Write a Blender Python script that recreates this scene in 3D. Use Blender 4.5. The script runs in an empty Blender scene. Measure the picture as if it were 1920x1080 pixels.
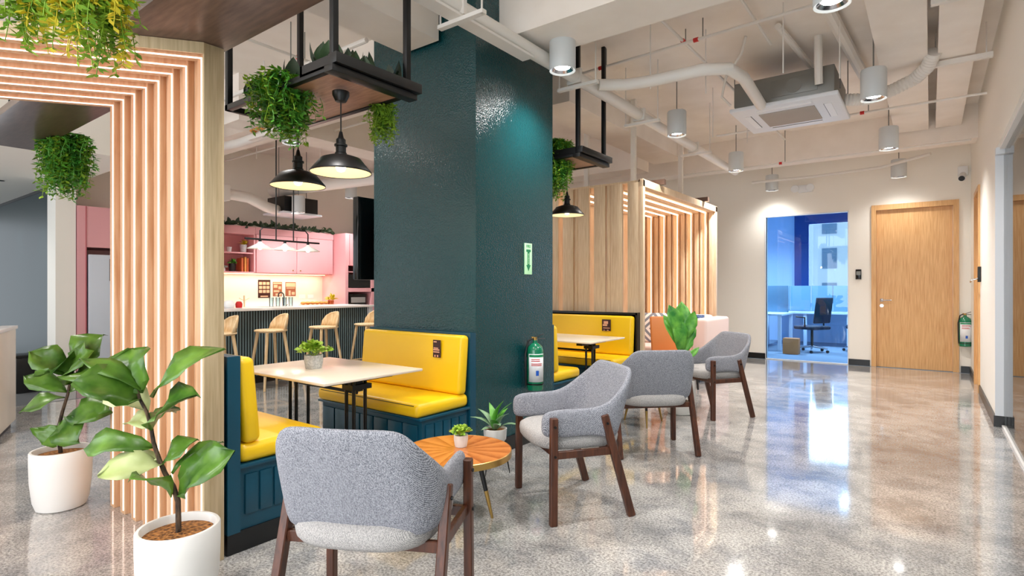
import bpy, bmesh, math, random
from mathutils import Vector, Matrix
random.seed(7)
PI=math.pi; R=math.radians
sc=bpy.context.scene; col=sc.collection
# ---------------- camera -----------------
F=1044.6; YAW=math.atan2(785,F); SN,CS=math.sin(YAW),math.cos(YAW); EYE=1.25
cam=bpy.data.cameras.new('camera'); co=bpy.data.objects.new('camera',cam); col.objects.link(co)
cam.sensor_width=36; cam.lens=36*F/1920; cam.clip_start=.05; cam.clip_end=300
co.location=(0,0,EYE); co.rotation_euler=(PI/2,0,YAW); sc.camera=co
# ---------------- world / exposure -----------------
sc.view_settings.view_transform='Standard'; sc.view_settings.look='None'
sc.view_settings.gamma=1; sc.view_settings.use_curve_mapping=False
sc.view_settings.exposure=0.45
w=bpy.data.worlds.new('world'); sc.world=w; w.use_nodes=True
sc.cycles.diffuse_bounces=8; sc.cycles.max_bounces=14; sc.cycles.transparent_max_bounces=12
bg=w.node_tree.nodes['Background']; bg.inputs[0].default_value=(.86,.93,1,1); bg.inputs[1].default_value=1.0
def at(u,v,d):   # point seen at pixel u,v of the photo at distance d along the view axis
    x=(u-960)*d/F; return Vector((-SN*d+CS*x, CS*d+SN*x, EYE+(540-v)*d/F))
# ---------------- area lights: rear fill, office daylight -----------------
def area(name,loc,rot,sx,sy,e,c=(1,1,1)):
    l=bpy.data.lights.new(name,'AREA'); l.shape='RECTANGLE'; l.size=sx; l.size_y=sy; l.energy=e; l.color=c
    o=bpy.data.objects.new(name,l); o.location=loc; o.rotation_euler=rot; col.objects.link(o); return o
area('rear_fill',(-3.0,-3.4,1.9),(R(90),0,0),9,3.2,230,(.95,.97,1))  # added soft fill at the open rear; no window is modelled there
area('office_daylight',(-1.6,14.6,1.9),(R(-90),0,0),2.2,1.8,60,(.85,.93,1))
# ---------------- materials -----------------
M={}
def srgb(r,g,b):
    f=lambda c:(c/255/12.92 if c/255<=.04045 else ((c/255+.055)/1.055)**2.4)
    return (f(r),f(g),f(b),1)
def mat(name,c,rough=.5,metal=0,emit=None,es=0,spec=None,coat=0):
    m=bpy.data.materials.new(name); m.use_nodes=True; b=m.node_tree.nodes['Principled BSDF']
    b.inputs['Base Color'].default_value=srgb(*c); b.inputs['Roughness'].default_value=rough; b.inputs['Metallic'].default_value=metal
    if emit: b.inputs['Emission Color'].default_value=srgb(*emit); b.inputs['Emission Strength'].default_value=es
    if spec is not None: b.inputs['Specular IOR Level'].default_value=spec
    if coat: b.inputs['Coat Weight'].default_value=coat; b.inputs['Coat Roughness'].default_value=.08
    M[name]=m; return m
def N(m,t,**k):
    n=m.node_tree.nodes.new(t)
    for a,b in k.items():
        if hasattr(n,a): setattr(n,a,b)
        else: n.inputs[a].default_value=b
    return n
def L(m,a,b): m.node_tree.links.new(a,b)
def tex(m,kind='noise',scale=20,stretch=(1,1,1),c1=None,c2=None,lo=.35,hi=.65,bump=0,detail=4,dist=.02,rough=None):
    b=m.node_tree.nodes['Principled BSDF']
    tc=N(m,'ShaderNodeTexCoord'); mp=N(m,'ShaderNodeMapping'); mp.inputs['Scale'].default_value=stretch
    L(m,tc.outputs['Object'],mp.inputs[0])
    if kind=='noise': n=N(m,'ShaderNodeTexNoise',Scale=scale,Detail=detail); o=n.outputs['Fac']
    elif kind=='voronoi': n=N(m,'ShaderNodeTexVoronoi',Scale=scale); o=n.outputs['Distance']
    else: n=N(m,'ShaderNodeTexWave',Scale=scale,Distortion=2.0,Detail=3); o=n.outputs['Fac']
    L(m,mp.outputs[0],n.inputs['Vector'])
    if c1:
        r=N(m,'ShaderNodeValToRGB'); r.color_ramp.elements[0].position=lo; r.color_ramp.elements[1].position=hi
        r.color_ramp.elements[0].color=srgb(*c1); r.color_ramp.elements[1].color=srgb(*c2)
        L(m,o,r.inputs[0]); L(m,r.outputs[0],b.inputs['Base Color'])
    if bump:
        bp=N(m,'ShaderNodeBump',Strength=bump,Distance=dist); L(m,o,bp.inputs['Height']); L(m,bp.outputs[0],b.inputs['Normal'])
    return m
tex(mat('wall_paint',(240,236,227),.6),scale=90,bump=.04)
tex(mat('ceiling_paint',(236,229,220),.8),scale=3,c1=(232,224,215),c2=(239,232,224),bump=.03)
mat('white_metal',(225,224,222),.45); mat('pipe_white',(226,222,216),.5); mat('light_body',(205,210,212),.4)
tex(mat('teal_paint',(8,62,66),.15,spec=.6),scale=90,bump=.4,dist=.012,detail=2)
tex(mat('teal_base',(6,70,92),.35),scale=40,bump=.03)
mat('black',(14,14,15),.4); mat('black_metal',(20,20,21),.35,.3); mat('black_gloss',(12,12,14),.12)
mat('trim_black',(12,13,16),.3)
tex(mat('vinyl_yellow',(246,200,18),.38),scale=120,bump=.06,dist=.004)
mat('yellow_piping',(90,75,20),.5)
tex(mat('oak',(226,200,164),.5),scale=5,stretch=(14,14,.9),c1=(212,182,144),c2=(234,210,178),lo=.3,hi=.7,bump=.04)
tex(mat('door_oak',(222,178,120),.4),scale=5,stretch=(22,22,.8),c1=(202,150,92),c2=(228,184,128),lo=.3,hi=.7,bump=.03)
tex(mat('slat_wood',(214,170,128),.5),scale=4,stretch=(12,12,.8),c1=(200,152,112),c2=(222,184,148),lo=.3,hi=.7,bump=.03)
tex(mat('post_wood',(200,176,138),.5),scale=5,stretch=(14,14,.7),c1=(184,160,122),c2=(214,192,156),lo=.3,hi=.7)
tex(mat('canopy_wood',(96,74,62),.28),scale=4,stretch=(2,14,2),c1=(84,63,54),c2=(112,88,76),lo=.3,hi=.7)
tex(mat('board_wood',(168,128,104),.35),scale=4,stretch=(2,14,2),c1=(150,112,92),c2=(182,140,116),lo=.3,hi=.7)
tex(mat('walnut',(98,52,30),.38),scale=6,stretch=(10,10,1),c1=(50,25,15),c2=(100,54,32),lo=.25,hi=.75,bump=.04)
tex(mat('stool_wood',(226,196,150),.45),scale=6,stretch=(8,8,1),c1=(214,180,132),c2=(234,208,166))
tex(mat('pot_white',(232,230,226),.6),scale=60,bump=.05,dist=.004)
tex(mat('pot_grey',(196,198,200),.7),scale=90,c1=(180,182,184),c2=(214,215,216))
tex(mat('soil',(140,90,45),.95),'voronoi',scale=70,c1=(70,38,16),c2=(196,132,70),lo=.1,hi=.7,bump=.9,dist=.02)
tex(mat('bark',(58,42,30),.85),scale=60,stretch=(1,1,.4),c1=(34,24,18),c2=(92,72,54),bump=.6,dist=.01)
mat('pink',(228,166,170),.45); mat('pink_dark',(186,96,104),.5); mat('steel_white',(222,226,232),.5); mat('quartz',(236,232,230),.2)
tex(mat('cream_splash',(232,230,218),.25),scale=3,bump=0)
mat('bar_dark',(34,46,50),.4); mat('bar_rib',(112,134,138),.4); mat('brass',(186,150,86),.3,.9); mat('chrome',(200,200,205),.18,1)
mat('table_white',(226,214,196),.22)
mat('ext_green',(10,118,82),.22,coat=.5); mat('label_white',(232,234,236),.5); mat('red',(196,30,28),.45); mat('blue',(30,90,190),.5); mat('sign_green',(20,140,90),.4)
mat('glow_sign',(190,240,190),.4,emit=(190,245,190),es=.25)
mat('dark_glossy_wall',(24,46,50),.35,spec=.25)
tex(mat('fridge',(206,212,222),.25),scale=10)
mat('tan_leather',(204,128,66),.5); tex(mat('sofa_fabric',(228,206,200),.8),scale=200,bump=.2,dist=.003)
tex(mat('navy_cloth',(40,72,120),.8),scale=40,c1=(24,46,92),c2=(90,122,168))
mat('grey_metal',(128,128,124),.45,.5); mat('grille',(170,164,158),.95,spec=.1); mat('poster_dark',(60,28,24),.4); mat('poster_pale',(236,180,150),.5); mat('poster_mix',(150,90,66),.5)
mat('bread',(206,140,70),.8); mat('terracotta',(196,96,52),.7)
mat('lamp_inner',(226,206,168),.5)
mat('lamp_glow',(255,240,215),.5,emit=(255,238,210),es=5); mat('cool_glow',(255,255,255),.5,emit=(255,252,245),es=22)
mat('led_pink',(255,228,210),.5,emit=(255,218,202),es=1.5); mat('led_warm',(255,225,190),.5,emit=(255,226,200),es=2.6); mat('led_yellow',(255,240,160),.5,emit=(255,240,170),es=2); mat('led_office',(255,235,225),.5,emit=(255,225,215),es=4)
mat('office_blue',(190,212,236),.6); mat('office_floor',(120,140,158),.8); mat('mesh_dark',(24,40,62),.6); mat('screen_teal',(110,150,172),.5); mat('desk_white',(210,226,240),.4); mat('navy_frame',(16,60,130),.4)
mat('tower_white',(240,242,246),.7); mat('tower_window',(110,140,170),.3); mat('tower_grey',(176,196,214),.8)
def leafmat(name,c1,c2,rough=.4,scale=9):
    m=tex(mat(name,c1,rough),scale=scale,c1=c1,c2=c2,lo=.3,hi=.7,bump=.12)
    return m
leafmat('fiddle_leaf',(34,76,16),(104,146,52),.3,9); leafmat('fiddle_leaf_pale',(170,186,110),(206,212,160),.4,7)
leafmat('fern_bright',(70,130,20),(158,190,50),.6,14); leafmat('fern_yellow',(190,180,30),(226,206,60),.6,14); leafmat('leaf_dark',(14,34,14),(40,64,30),.5,9)
leafmat('leaf_mid',(36,120,40),(120,190,70),.4,12); leafmat('leaf_ghost',(110,150,110),(150,182,140),.4,12); leafmat('succulent',(110,160,30),(180,206,70),.5,30)
# fabric of the armchairs: two-tone weave
def fabric(name,c1,c2):
    m=mat(name,c1,.95); b=m.node_tree.nodes['Principled BSDF']; tc=N(m,'ShaderNodeTexCoord')
    mp=N(m,'ShaderNodeMapping'); mp.inputs['Rotation'].default_value=(.3,.2,.6); L(m,tc.outputs['Object'],mp.inputs[0])
    wv=N(m,'ShaderNodeTexWave',Scale=85,Distortion=4.5,Detail=2); wv.inputs['Detail Scale'].default_value=3; L(m,mp.outputs[0],wv.inputs['Vector'])
    nz=N(m,'ShaderNodeTexNoise',Scale=260,Detail=2); L(m,tc.outputs['Object'],nz.inputs['Vector'])
    mx=N(m,'ShaderNodeMath',operation='MULTIPLY_ADD'); L(m,wv.outputs['Fac'],mx.inputs[0]); mx.inputs[1].default_value=.32; L(m,nz.outputs['Fac'],mx.inputs[2])
    r=N(m,'ShaderNodeValToRGB'); r.color_ramp.elements[0].position=.45; r.color_ramp.elements[1].position=.86
    r.color_ramp.elements[0].color=srgb(*c1); r.color_ramp.elements[1].color=srgb(*c2)
    L(m,mx.outputs[0],r.inputs[0]); L(m,r.outputs[0],b.inputs['Base Color'])
    bp=N(m,'ShaderNodeBump',Strength=.5,Distance=.004); L(m,mx.outputs[0],bp.inputs['Height']); L(m,bp.outputs[0],b.inputs['Normal'])
fabric('fabric_grey',(84,87,96),(178,179,187)); fabric('fabric_light',(136,134,134),(200,196,193))
# polished concrete
def concrete():
    m=mat('concrete',(190,186,180),.1); b=m.node_tree.nodes['Principled BSDF']; tc=N(m,'ShaderNodeTexCoord')
    n1=N(m,'ShaderNodeTexNoise',Scale=1.1,Detail=8,Roughness=.62); n1.inputs['Distortion'].default_value=.6
    n2=N(m,'ShaderNodeTexNoise',Scale=85,Detail=4,Roughness=.8)
    n3=N(m,'ShaderNodeTexNoise',Scale=4.5,Detail=7,Roughness=.7)
    for n in (n1,n2,n3): L(m,tc.outputs['Object'],n.inputs['Vector'])
    r1=N(m,'ShaderNodeValToRGB'); e=r1.color_ramp.elements; e[0].position=.36; e[1].position=.62; e[0].color=srgb(172,172,172); e[1].color=srgb(222,221,219)
    L(m,n1.outputs['Fac'],r1.inputs[0])
    r3=N(m,'ShaderNodeValToRGB'); e=r3.color_ramp.elements; e[0].position=.38; e[1].position=.55; e[0].color=srgb(208,208,210); e[1].color=srgb(255,252,248)
    L(m,n3.outputs['Fac'],r3.inputs[0])
    r2=N(m,'ShaderNodeValToRGB'); e=r2.color_ramp.elements; e[0].position=.4; e[1].position=.58; e[0].color=srgb(112,110,112); e[1].color=srgb(255,255,255)
    L(m,n2.outputs['Fac'],r2.inputs[0])
    a=N(m,'ShaderNodeMix',data_type='RGBA',blend_type='MULTIPLY'); a.inputs[0].default_value=1; L(m,r1.outputs[0],a.inputs[6]); L(m,r3.outputs[0],a.inputs[7])
    c=N(m,'ShaderNodeMix',data_type='RGBA',blend_type='MULTIPLY'); c.inputs[0].default_value=.75; L(m,a.outputs[2],c.inputs[6]); L(m,r2.outputs[0],c.inputs[7])
    L(m,c.outputs[2],b.inputs['Base Color'])
    rr=N(m,'ShaderNodeMapRange'); rr.inputs['To Min'].default_value=.05; rr.inputs['To Max'].default_value=.16; L(m,n3.outputs['Fac'],rr.inputs[0]); L(m,rr.outputs[0],b.inputs['Roughness'])
    b.inputs['Coat Weight'].default_value=.6; b.inputs['Coat Roughness'].default_value=.04; b.inputs['Specular IOR Level'].default_value=.6
concrete()
# sunburst veneer
def sunburst():
    m=mat('sunburst_veneer',(190,110,50),.25); b=m.node_tree.nodes['Principled BSDF']; tc=N(m,'ShaderNodeTexCoord')
    g=N(m,'ShaderNodeTexGradient',gradient_type='RADIAL'); L(m,tc.outputs['Object'],g.inputs[0])
    ml=N(m,'ShaderNodeMath',operation='MULTIPLY'); ml.inputs[1].default_value=16; L(m,g.outputs['Fac'],ml.inputs[0])
    fr=N(m,'ShaderNodeMath',operation='FRACT'); L(m,ml.outputs[0],fr.inputs[0])
    nz=N(m,'ShaderNodeTexNoise',Scale=30,Detail=3); L(m,tc.outputs['Object'],nz.inputs['Vector'])
    ad=N(m,'ShaderNodeMath',operation='MULTIPLY_ADD'); ad.inputs[1].default_value=.6; L(m,nz.outputs['Fac'],ad.inputs[0]); L(m,fr.outputs[0],ad.inputs[2])
    r=N(m,'ShaderNodeValToRGB'); e=r.color_ramp.elements; e[0].position=.2; e[1].position=1; e[0].color=srgb(160,84,32); e[1].color=srgb(206,128,64)
    L(m,ad.outputs[0],r.inputs[0]); L(m,r.outputs[0],b.inputs['Base Color'])
sunburst()
def glass(name,c,refl=.12):
    m=bpy.data.materials.new(name); m.use_nodes=True; nt=m.node_tree; nt.nodes.clear()
    o=nt.nodes.new('ShaderNodeOutputMaterial'); t=nt.nodes.new('ShaderNodeBsdfTransparent'); t.inputs[0].default_value=srgb(*c)
    g=nt.nodes.new('ShaderNodeBsdfGlossy'); g.inputs['Roughness'].default_value=0.01
    f=nt.nodes.new('ShaderNodeFresnel'); f.inputs[0].default_value=1.45; mx=nt.nodes.new('ShaderNodeMixShader')
    nt.links.new(f.outputs[0],mx.inputs[0]); nt.links.new(t.outputs[0],mx.inputs[1]); nt.links.new(g.outputs[0],mx.inputs[2]); nt.links.new(mx.outputs[0],o.inputs[0]); M[name]=m
glass('glass_clear',(236,246,250)); glass('glass_blue',(222,238,252)); mat('glass_lamp',(236,232,226),.2)
# ---------------- mesh helper -----------------
class MB:
    def __init__(s): s.bm=bmesh.new()
    def _add(s,tb,mtx=None):
        if mtx is not None: bmesh.ops.transform(tb,matrix=mtx,verts=tb.verts)
        me=bpy.data.meshes.new('t'); tb.to_mesh(me); tb.free(); s.bm.from_mesh(me); bpy.data.meshes.remove(me); return s
    def box(s,c,d,rz=0,bev=0,seg=2,rot=None,sub=0):
        tb=bmesh.new(); bmesh.ops.create_cube(tb,size=1); bmesh.ops.scale(tb,vec=d,verts=tb.verts)
        if bev: bmesh.ops.bevel(tb,geom=tb.edges[:],offset=min(bev,min(d)*.49),segments=seg,profile=.5,affect='EDGES')
        m=Matrix.Translation(c)@(rot if rot else Matrix.Rotation(rz,4,'Z'))
        return s._add(tb,m)
    def bb(s,x0,x1,y0,y1,z0,z1,**k): return s.box(((x0+x1)/2,(y0+y1)/2,(z0+z1)/2),(abs(x1-x0),abs(y1-y0),abs(z1-z0)),**k)
    def bar(s,a,b,w,h,bev=.003,up=(0,0,1)):
        a=Vector(a);b=Vector(b);d=b-a;l=d.length;z=d.normalized();u=Vector(up)
        if abs(z.dot(u))>.98: u=Vector((0,1,0))
        x=u.cross(z).normalized();y=z.cross(x)
        m=Matrix((x,y,z)).transposed().to_4x4(); m.translation=(a+b)/2
        tb=bmesh.new(); bmesh.ops.create_cube(tb,size=1); bmesh.ops.scale(tb,vec=(w,h,l),verts=tb.verts)
        if bev: bmesh.ops.bevel(tb,geom=tb.edges[:],offset=bev,segments=1,affect='EDGES')
        return s._add(tb,m)
    def tube(s,pts,r,n=10,cap=True):
        pts=[Vector(p) for p in pts]; rs=r if isinstance(r,(list,tuple)) else [r]*len(pts); rings=[]; px=None
        for i,p in enumerate(pts):
            t=(pts[min(i+1,len(pts)-1)]-pts[max(i-1,0)]).normalized()
            if px is None:
                px=t.orthogonal().normalized()
            else:
                px=(px-t*px.dot(t)); px=px.normalized() if px.length>1e-6 else t.orthogonal().normalized()
            py=t.cross(px)
            rings.append([s.bm.verts.new(p+(px*math.cos(2*PI*k/n)+py*math.sin(2*PI*k/n))*rs[i]) for k in range(n)])
        for a,b in zip(rings,rings[1:]):
            for k in range(n): s.bm.faces.new((a[k],a[(k+1)%n],b[(k+1)%n],b[k]))
        if cap: s.bm.faces.new(rings[0][::-1]); s.bm.faces.new(rings[-1])
        return s
    def lathe(s,prof,c=(0,0,0),n=32,close=False,sx=1,sy=1):
        c=Vector(c); rings=[]
        for r,z in prof:
            if r<1e-6: rings.append([s.bm.verts.new(c+Vector((0,0,z)))])
            else: rings.append([s.bm.verts.new(c+Vector((r*sx*math.cos(2*PI*k/n),r*sy*math.sin(2*PI*k/n),z))) for k in range(n)])
        for a,b in zip(rings,rings[1:]):
            for k in range(n):
                k2=(k+1)%n
                if len(a)==1 and len(b)==1: continue
                if len(a)==1: s.bm.faces.new((a[0],b[k2],b[k]))
                elif len(b)==1: s.bm.faces.new((a[k],a[k2],b[0]))
                else: s.bm.faces.new((a[k],a[k2],b[k2],b[k]))
        return s
    def prism(s,poly,z0,z1):
        a=[s.bm.verts.new((x,y,z0)) for x,y in poly]; b=[s.bm.verts.new((x,y,z1)) for x,y in poly]; n=len(poly)
        s.bm.faces.new(a[::-1]); s.bm.faces.new(b)
        for k in range(n): s.bm.faces.new((a[k],a[(k+1)%n],b[(k+1)%n],b[k]))
        return s
    def quad(s,pts):
        s.bm.faces.new([s.bm.verts.new(p) for p in pts]); return s
    def grid(s,rows,closed_u=False):
        v=[[s.bm.verts.new(p) for p in r] for r in rows]
        for a,b in zip(v,v[1:]):
            n=len(a)
            for k in range(n if closed_u else n-1): s.bm.faces.new((a[k],a[(k+1)%n],b[(k+1)%n],b[k]))
        return v
    def leaf(s,base,tip,w,nrm,curl=.15,fold=.25,wav=0,shape='fiddle',n=6):
        base=Vector(base);tip=Vector(tip);ax=tip-base;l=ax.length;t=ax.normalized();nr=Vector(nrm);nr=(nr-t*nr.dot(t)).normalized();sd=t.cross(nr)
        prof={'fiddle':[0.05,.5,.72,.86,1,.72,.0],'lance':[.1,.6,.95,1,.8,.45,0],'oval':[.1,.7,1,1,.85,.5,0]}[shape]
        rows=[]; ph=random.random()*6
        for i in range(7):
            f=i/6; c=base+ax*f+nr*(curl*l*(math.sin(f*PI)))-nr*(curl*l*.5*f*f); ww=w*.5*prof[i]
            rw=[]
            for q in (-1,-.5,0,.5,1):
                o=sd*ww*q+nr*(abs(q)*ww*fold+math.sin(f*9+ph+q*2)*wav*w*abs(q))
                rw.append(c+o)
            rows.append(rw)
        s.grid(rows); return s
    def build(s,name,m,parent=None,world=False,smooth=35,sub=0,solid=0,mods=None):
        bm=s.bm
        if world and parent is not None:
            bmesh.ops.transform(bm,matrix=parent.matrix_basis.inverted(),verts=bm.verts)
        bmesh.ops.recalc_face_normals(bm,faces=bm.faces) if not solid else None
        me=bpy.data.meshes.new(name); bm.to_mesh(me); bm.free()
        ms=m if isinstance(m,(list,tuple)) else [m]
        for k in ms: me.materials.append(M[k])
        if smooth:
            me.polygons.foreach_set('use_smooth',[True]*len(me.polygons)); me.set_sharp_from_angle(angle=R(smooth))
        o=bpy.data.objects.new(name,me); col.objects.link(o); o.parent=parent
        if sub: md=o.modifiers.new('s','SUBSURF'); md.levels=sub; md.render_levels=sub
        if solid: md=o.modifiers.new('t','SOLIDIFY'); md.thickness=solid
        return o
def tag(o,label=None,cat=None,group=None,kind=None):
    if label: o['label']=label
    if cat: o['category']=cat
    if group: o['group']=group
    if kind: o['kind']=kind
    return o
def thing(name,label,cat,loc=(0,0,0),rz=0,group=None):
    o=bpy.data.objects.new(name,None); o.empty_display_size=.1; col.objects.link(o); o.location=loc; o.rotation_euler=(0,0,rz)
    o.matrix_basis=Matrix.Translation(loc)@Matrix.Rotation(rz,4,'Z'); return tag(o,label,cat,group)
def dup(root,loc,rz=0,label=None,group=None,scale=None):
    r=root.copy(); col.objects.link(r); r.location=loc; r.rotation_euler=(0,0,rz)
    if scale: r.scale=scale
    if label: r['label']=label
    if group: r['group']=group
    for ch in list(root.children):
        c=ch.copy(); col.objects.link(c); c.parent=r
        for g in list(ch.children):
            d=g.copy(); col.objects.link(d); d.parent=c
    return r
def struct(name,mb,m,label=None,**k):
    o=mb.build(name,m,**k); o['kind']='structure'
    if label: o['label']=label
    return o
def text(name,body,size,m,mtx,parent=None,ext=.0008,align='CENTER'):
    cu=bpy.data.curves.new('t','FONT'); cu.body=body; cu.size=size; cu.extrude=ext; cu.align_x=align; cu.align_y='CENTER'
    to=bpy.data.objects.new('t',cu); col.objects.link(to); dg=bpy.context.evaluated_depsgraph_get(); dg.update()
    me=bpy.data.meshes.new_from_object(to.evaluated_get(dg)); me.transform(mtx); bpy.data.objects.remove(to)
    me.materials.clear(); me.materials.append(M[m]); o=bpy.data.objects.new(name,me); col.objects.link(o); o.parent=parent; return o

# ================= SETTING =================
BY=10.55; RX=.47; CZ=3.55
struct('floor',MB().bb(-15,3.2,-4,10.5,-.1,0),'concrete','polished mottled grey concrete floor')
mat('lobby_tile',(120,124,128),.12)
struct('floor_lobby',MB().bb(-15,-7.7,-4,2.2,.0,.004),'lobby_tile','dark grey polished lobby floor')
struct('ceiling',MB().bb(-15,3.2,-4,10.7,CZ,CZ+.15),'ceiling_paint','off-white painted concrete ceiling')
# back wall with glass opening (x -2.32..-1.08) and door opening
bw=MB(); T=.12
bw.bb(-9.3,-2.32,BY,BY+T,0,CZ); bw.bb(-1.08,-.755,BY,BY+T,0,CZ); bw.bb(-2.32,-1.08,BY,BY+T,2.5,CZ)
bw.bb(-.755,.335,BY,BY+T,2.56,CZ); bw.bb(.335,3.2,BY,BY+T,0,CZ)
struct('wall_back',bw,'wall_paint','cream wall at the end of the corridor')
struct('wall_right',MB().bb(RX,RX+.13,6.65,8.62,0,CZ).bb(RX,RX+.13,9.45,BY,0,CZ).bb(RX,RX+.13,8.62,9.45,2.48,CZ).bb(RX,RX+.13,-4,6.65,2.5,CZ),'wall_paint','cream wall along the right of the corridor')
struct('wall_left',MB().bb(-9.25,-9.12,2.25,BY,0,CZ),'wall_paint','beige wall behind the kitchen cabinets')
struct('wall_room',MB().bb(3.1,3.2,-4,BY,0,CZ),'wall_paint')
struct('pillar',MB().bb(-8.75,-8.42,2.06,2.26,0,2.72),'wall_paint','narrow white wall end beside the pink cabinets')
struct('wall_lobby',MB().bb(-15,-8.6,2.2,2.255,0,2.56),'dark_glossy_wall','dark teal glossy lobby wall')
struct('ceiling_lobby',MB().bb(-15,-6.6,-4,2.2,2.58,2.68),'wall_paint','lowered white ceiling of the lobby')
struct('wall_lobby_header',MB().bb(-15,-6.6,2.2,2.32,2.58,CZ).bb(-6.7,-6.6,-4,2.2,2.68,CZ),'wall_paint')
struct('trim_lobby',MB().bb(-15,-8.6,2.185,2.2,2.545,2.58),'black')
# baseboards
struct('baseboard_back',MB().bb(-4,-2.33,BY-.015,BY,0,.1).bb(-1.07,-.775,BY-.015,BY,0,.1).bb(.355,RX,BY-.015,BY,0,.1),'trim_black')
struct('baseboard_right',MB().bb(RX-.015,RX,6.65,8.6,0,.1).bb(RX-.015,RX+.06,6.635,6.65,0,.1).bb(RX+.075,RX+.145,6.635,6.65,0,.1).bb(RX-.015,RX,9.47,BY,0,.1),'trim_black')
# column
cl=MB().bb(-3.72,-2.6,3.03,4.04,.0,CZ)
struct('column',cl,'teal_paint','glossy dark teal column')
struct('baseboard_column',MB().bb(-3.73,-2.59,3.06,4.05,0,.11),'trim_black')
# ceiling beams and soffits
struct('beam_1',MB().bb(-2.6,RX,3.3,3.75,3.12,CZ),'ceiling_paint','beam from the column to the right wall')
struct('beam_2',MB().bb(-9.1,RX,9.0,9.35,3.12,CZ),'ceiling_paint','far beam crossing above the doors')
struct('beam_3',MB().bb(-3.33,-2.94,-1.5,3.0,3.1,CZ).bb(-2.94,-2.4,-1.5,1.9,3.1,CZ),'ceiling_paint','soffit panel above the planter frame')
struct('beam_4',MB().bb(-9.1,-3.74,3.35,3.8,3.1,CZ),'ceiling_paint')
struct('beam_5',MB().bb(-3.42,-2.95,4.9,8.2,3.16,CZ),'ceiling_paint')
struct('beam_6',MB().bb(-9.1,-3.42,7.6,8.0,3.0,CZ),'ceiling_paint')
struct('beam_7',MB().bb(-6.3,-5.9,3.0,7.6,3.05,CZ),'ceiling_paint')
# right glass front
struct('window_1',MB().bb(RX+.055,RX+.067,-1.2,6.64,.02,2.48),'glass_clear','clear glass front along the right side')
struct('trim_1',MB().bb(RX+.04,RX+.085,-1.2,6.65,0,.02).bb(RX+.02,RX+.1,-1.2,6.65,2.48,2.5),'white_metal')
struct('trim_2',MB().bb(RX-.005,RX+.135,6.638,6.652,0.1,2.5).bb(RX-.006,RX+.136,6.55,6.65,2.44,2.5),'steel_white','pale frame at the end of the glass')
# door_1 (oak) in back wall
d=MB().bb(-.755,-.69,BY-.03,BY+.1,0,2.56).bb(.265,.335,BY-.03,BY+.1,0,2.56).bb(-.69,.265,BY-.03,BY+.1,2.48,2.56)
fr=struct('trim_3',d,'door_oak','oak frame of the closed door')
d1=MB().bb(-.688,.263,BY+.03,BY+.07,.005,2.478).build('door_1','door_oak'); tag(d1,'closed light oak door in the end wall',kind='structure')
MB().lathe([(0,0),(.026,0),(.026,.008),(0,.008)],n=20).build('lock_plate','chrome',d1).matrix_basis=Matrix.Translation((-.62,BY+.03,.97))@Matrix.Rotation(R(90),4,'X')
MB().tube([(-.62,BY+.03,1.06),(-.62,BY-.03,1.06),(-.6,BY-.04,1.06),(-.49,BY-.04,1.06)],.009).box((-.62,BY+.022,1.06),(.045,.012,.045),bev=.004).build('door_handle','chrome',d1)
# door_2 in right wall
struct('trim_4',MB().bb(RX-.02,RX+.14,8.62,8.68,0,2.48).bb(RX-.02,RX+.14,9.39,9.45,0,2.48).bb(RX-.02,RX+.14,8.68,9.39,2.42,2.48),'door_oak','oak frame of the side door')
d2=struct('door_2',MB().bb(RX+.05,RX+.09,8.68,9.39,.005,2.42),'door_oak','oak side door in the right wall')
# room behind the glass on the right: door_3 far back
d3=struct('door_3',MB().bb(.93,1.85,BY-.03,BY-.001,.01,2.0),'door_oak','light oak door seen through the right glass')
struct('trim_5',MB().bb(.88,1.9,BY-.05,BY-.001,2.0,2.08),'grey_metal')
# glass opening to the office
struct('trim_6',MB().bb(-2.32,-1.08,BY-.02,BY+.06,0,.015).bb(-2.34,-2.32,BY-.015,BY+.06,0,2.5).bb(-1.08,-1.065,BY-.015,BY+.06,0,2.5).bb(-2.34,-1.065,BY-.015,BY+.06,2.49,2.51),'steel_white')
struct('window_2',MB().bb(-2.32,-1.08,BY+.03,BY+.042,.015,2.49),'glass_blue','blue tinted glass panel to the office')
# ---- office room behind ----
struct('floor_office',MB().bb(-5,1,BY-.05+.0,14.8,-.09,.001),'office_floor')
struct('wall_office_left',MB().bb(-4.8,-4.7,BY+T,14.8,0,3),'office_blue')
struct('wall_office_right',MB().bb(.5,.6,BY+T,14.8,0,3),'office_blue')
struct('ceiling_office',MB().bb(-4.8,.6,BY+T,14.8,2.95,3.05),'office_blue')
struct('wall_office_end',MB().bb(-4.8,-2.5,14.5,14.6,0,2.95).bb(-2.5,.5,14.5,14.6,0,.9).bb(-2.5,.5,14.5,14.6,2.9,2.95).bb(.2,.5,14.5,14.6,.9,2.9),'office_blue')
struct('trim_office_window',MB().bb(-2.55,-2.25,14.4,14.5,.9,2.95).bb(-2.25,.2,14.4,14.5,2.72,2.95),'navy_frame','dark blue window surround in the office')
struct('window_3',MB().bb(-2.25,.2,14.47,14.48,.9,2.72),'glass_clear')
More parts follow.
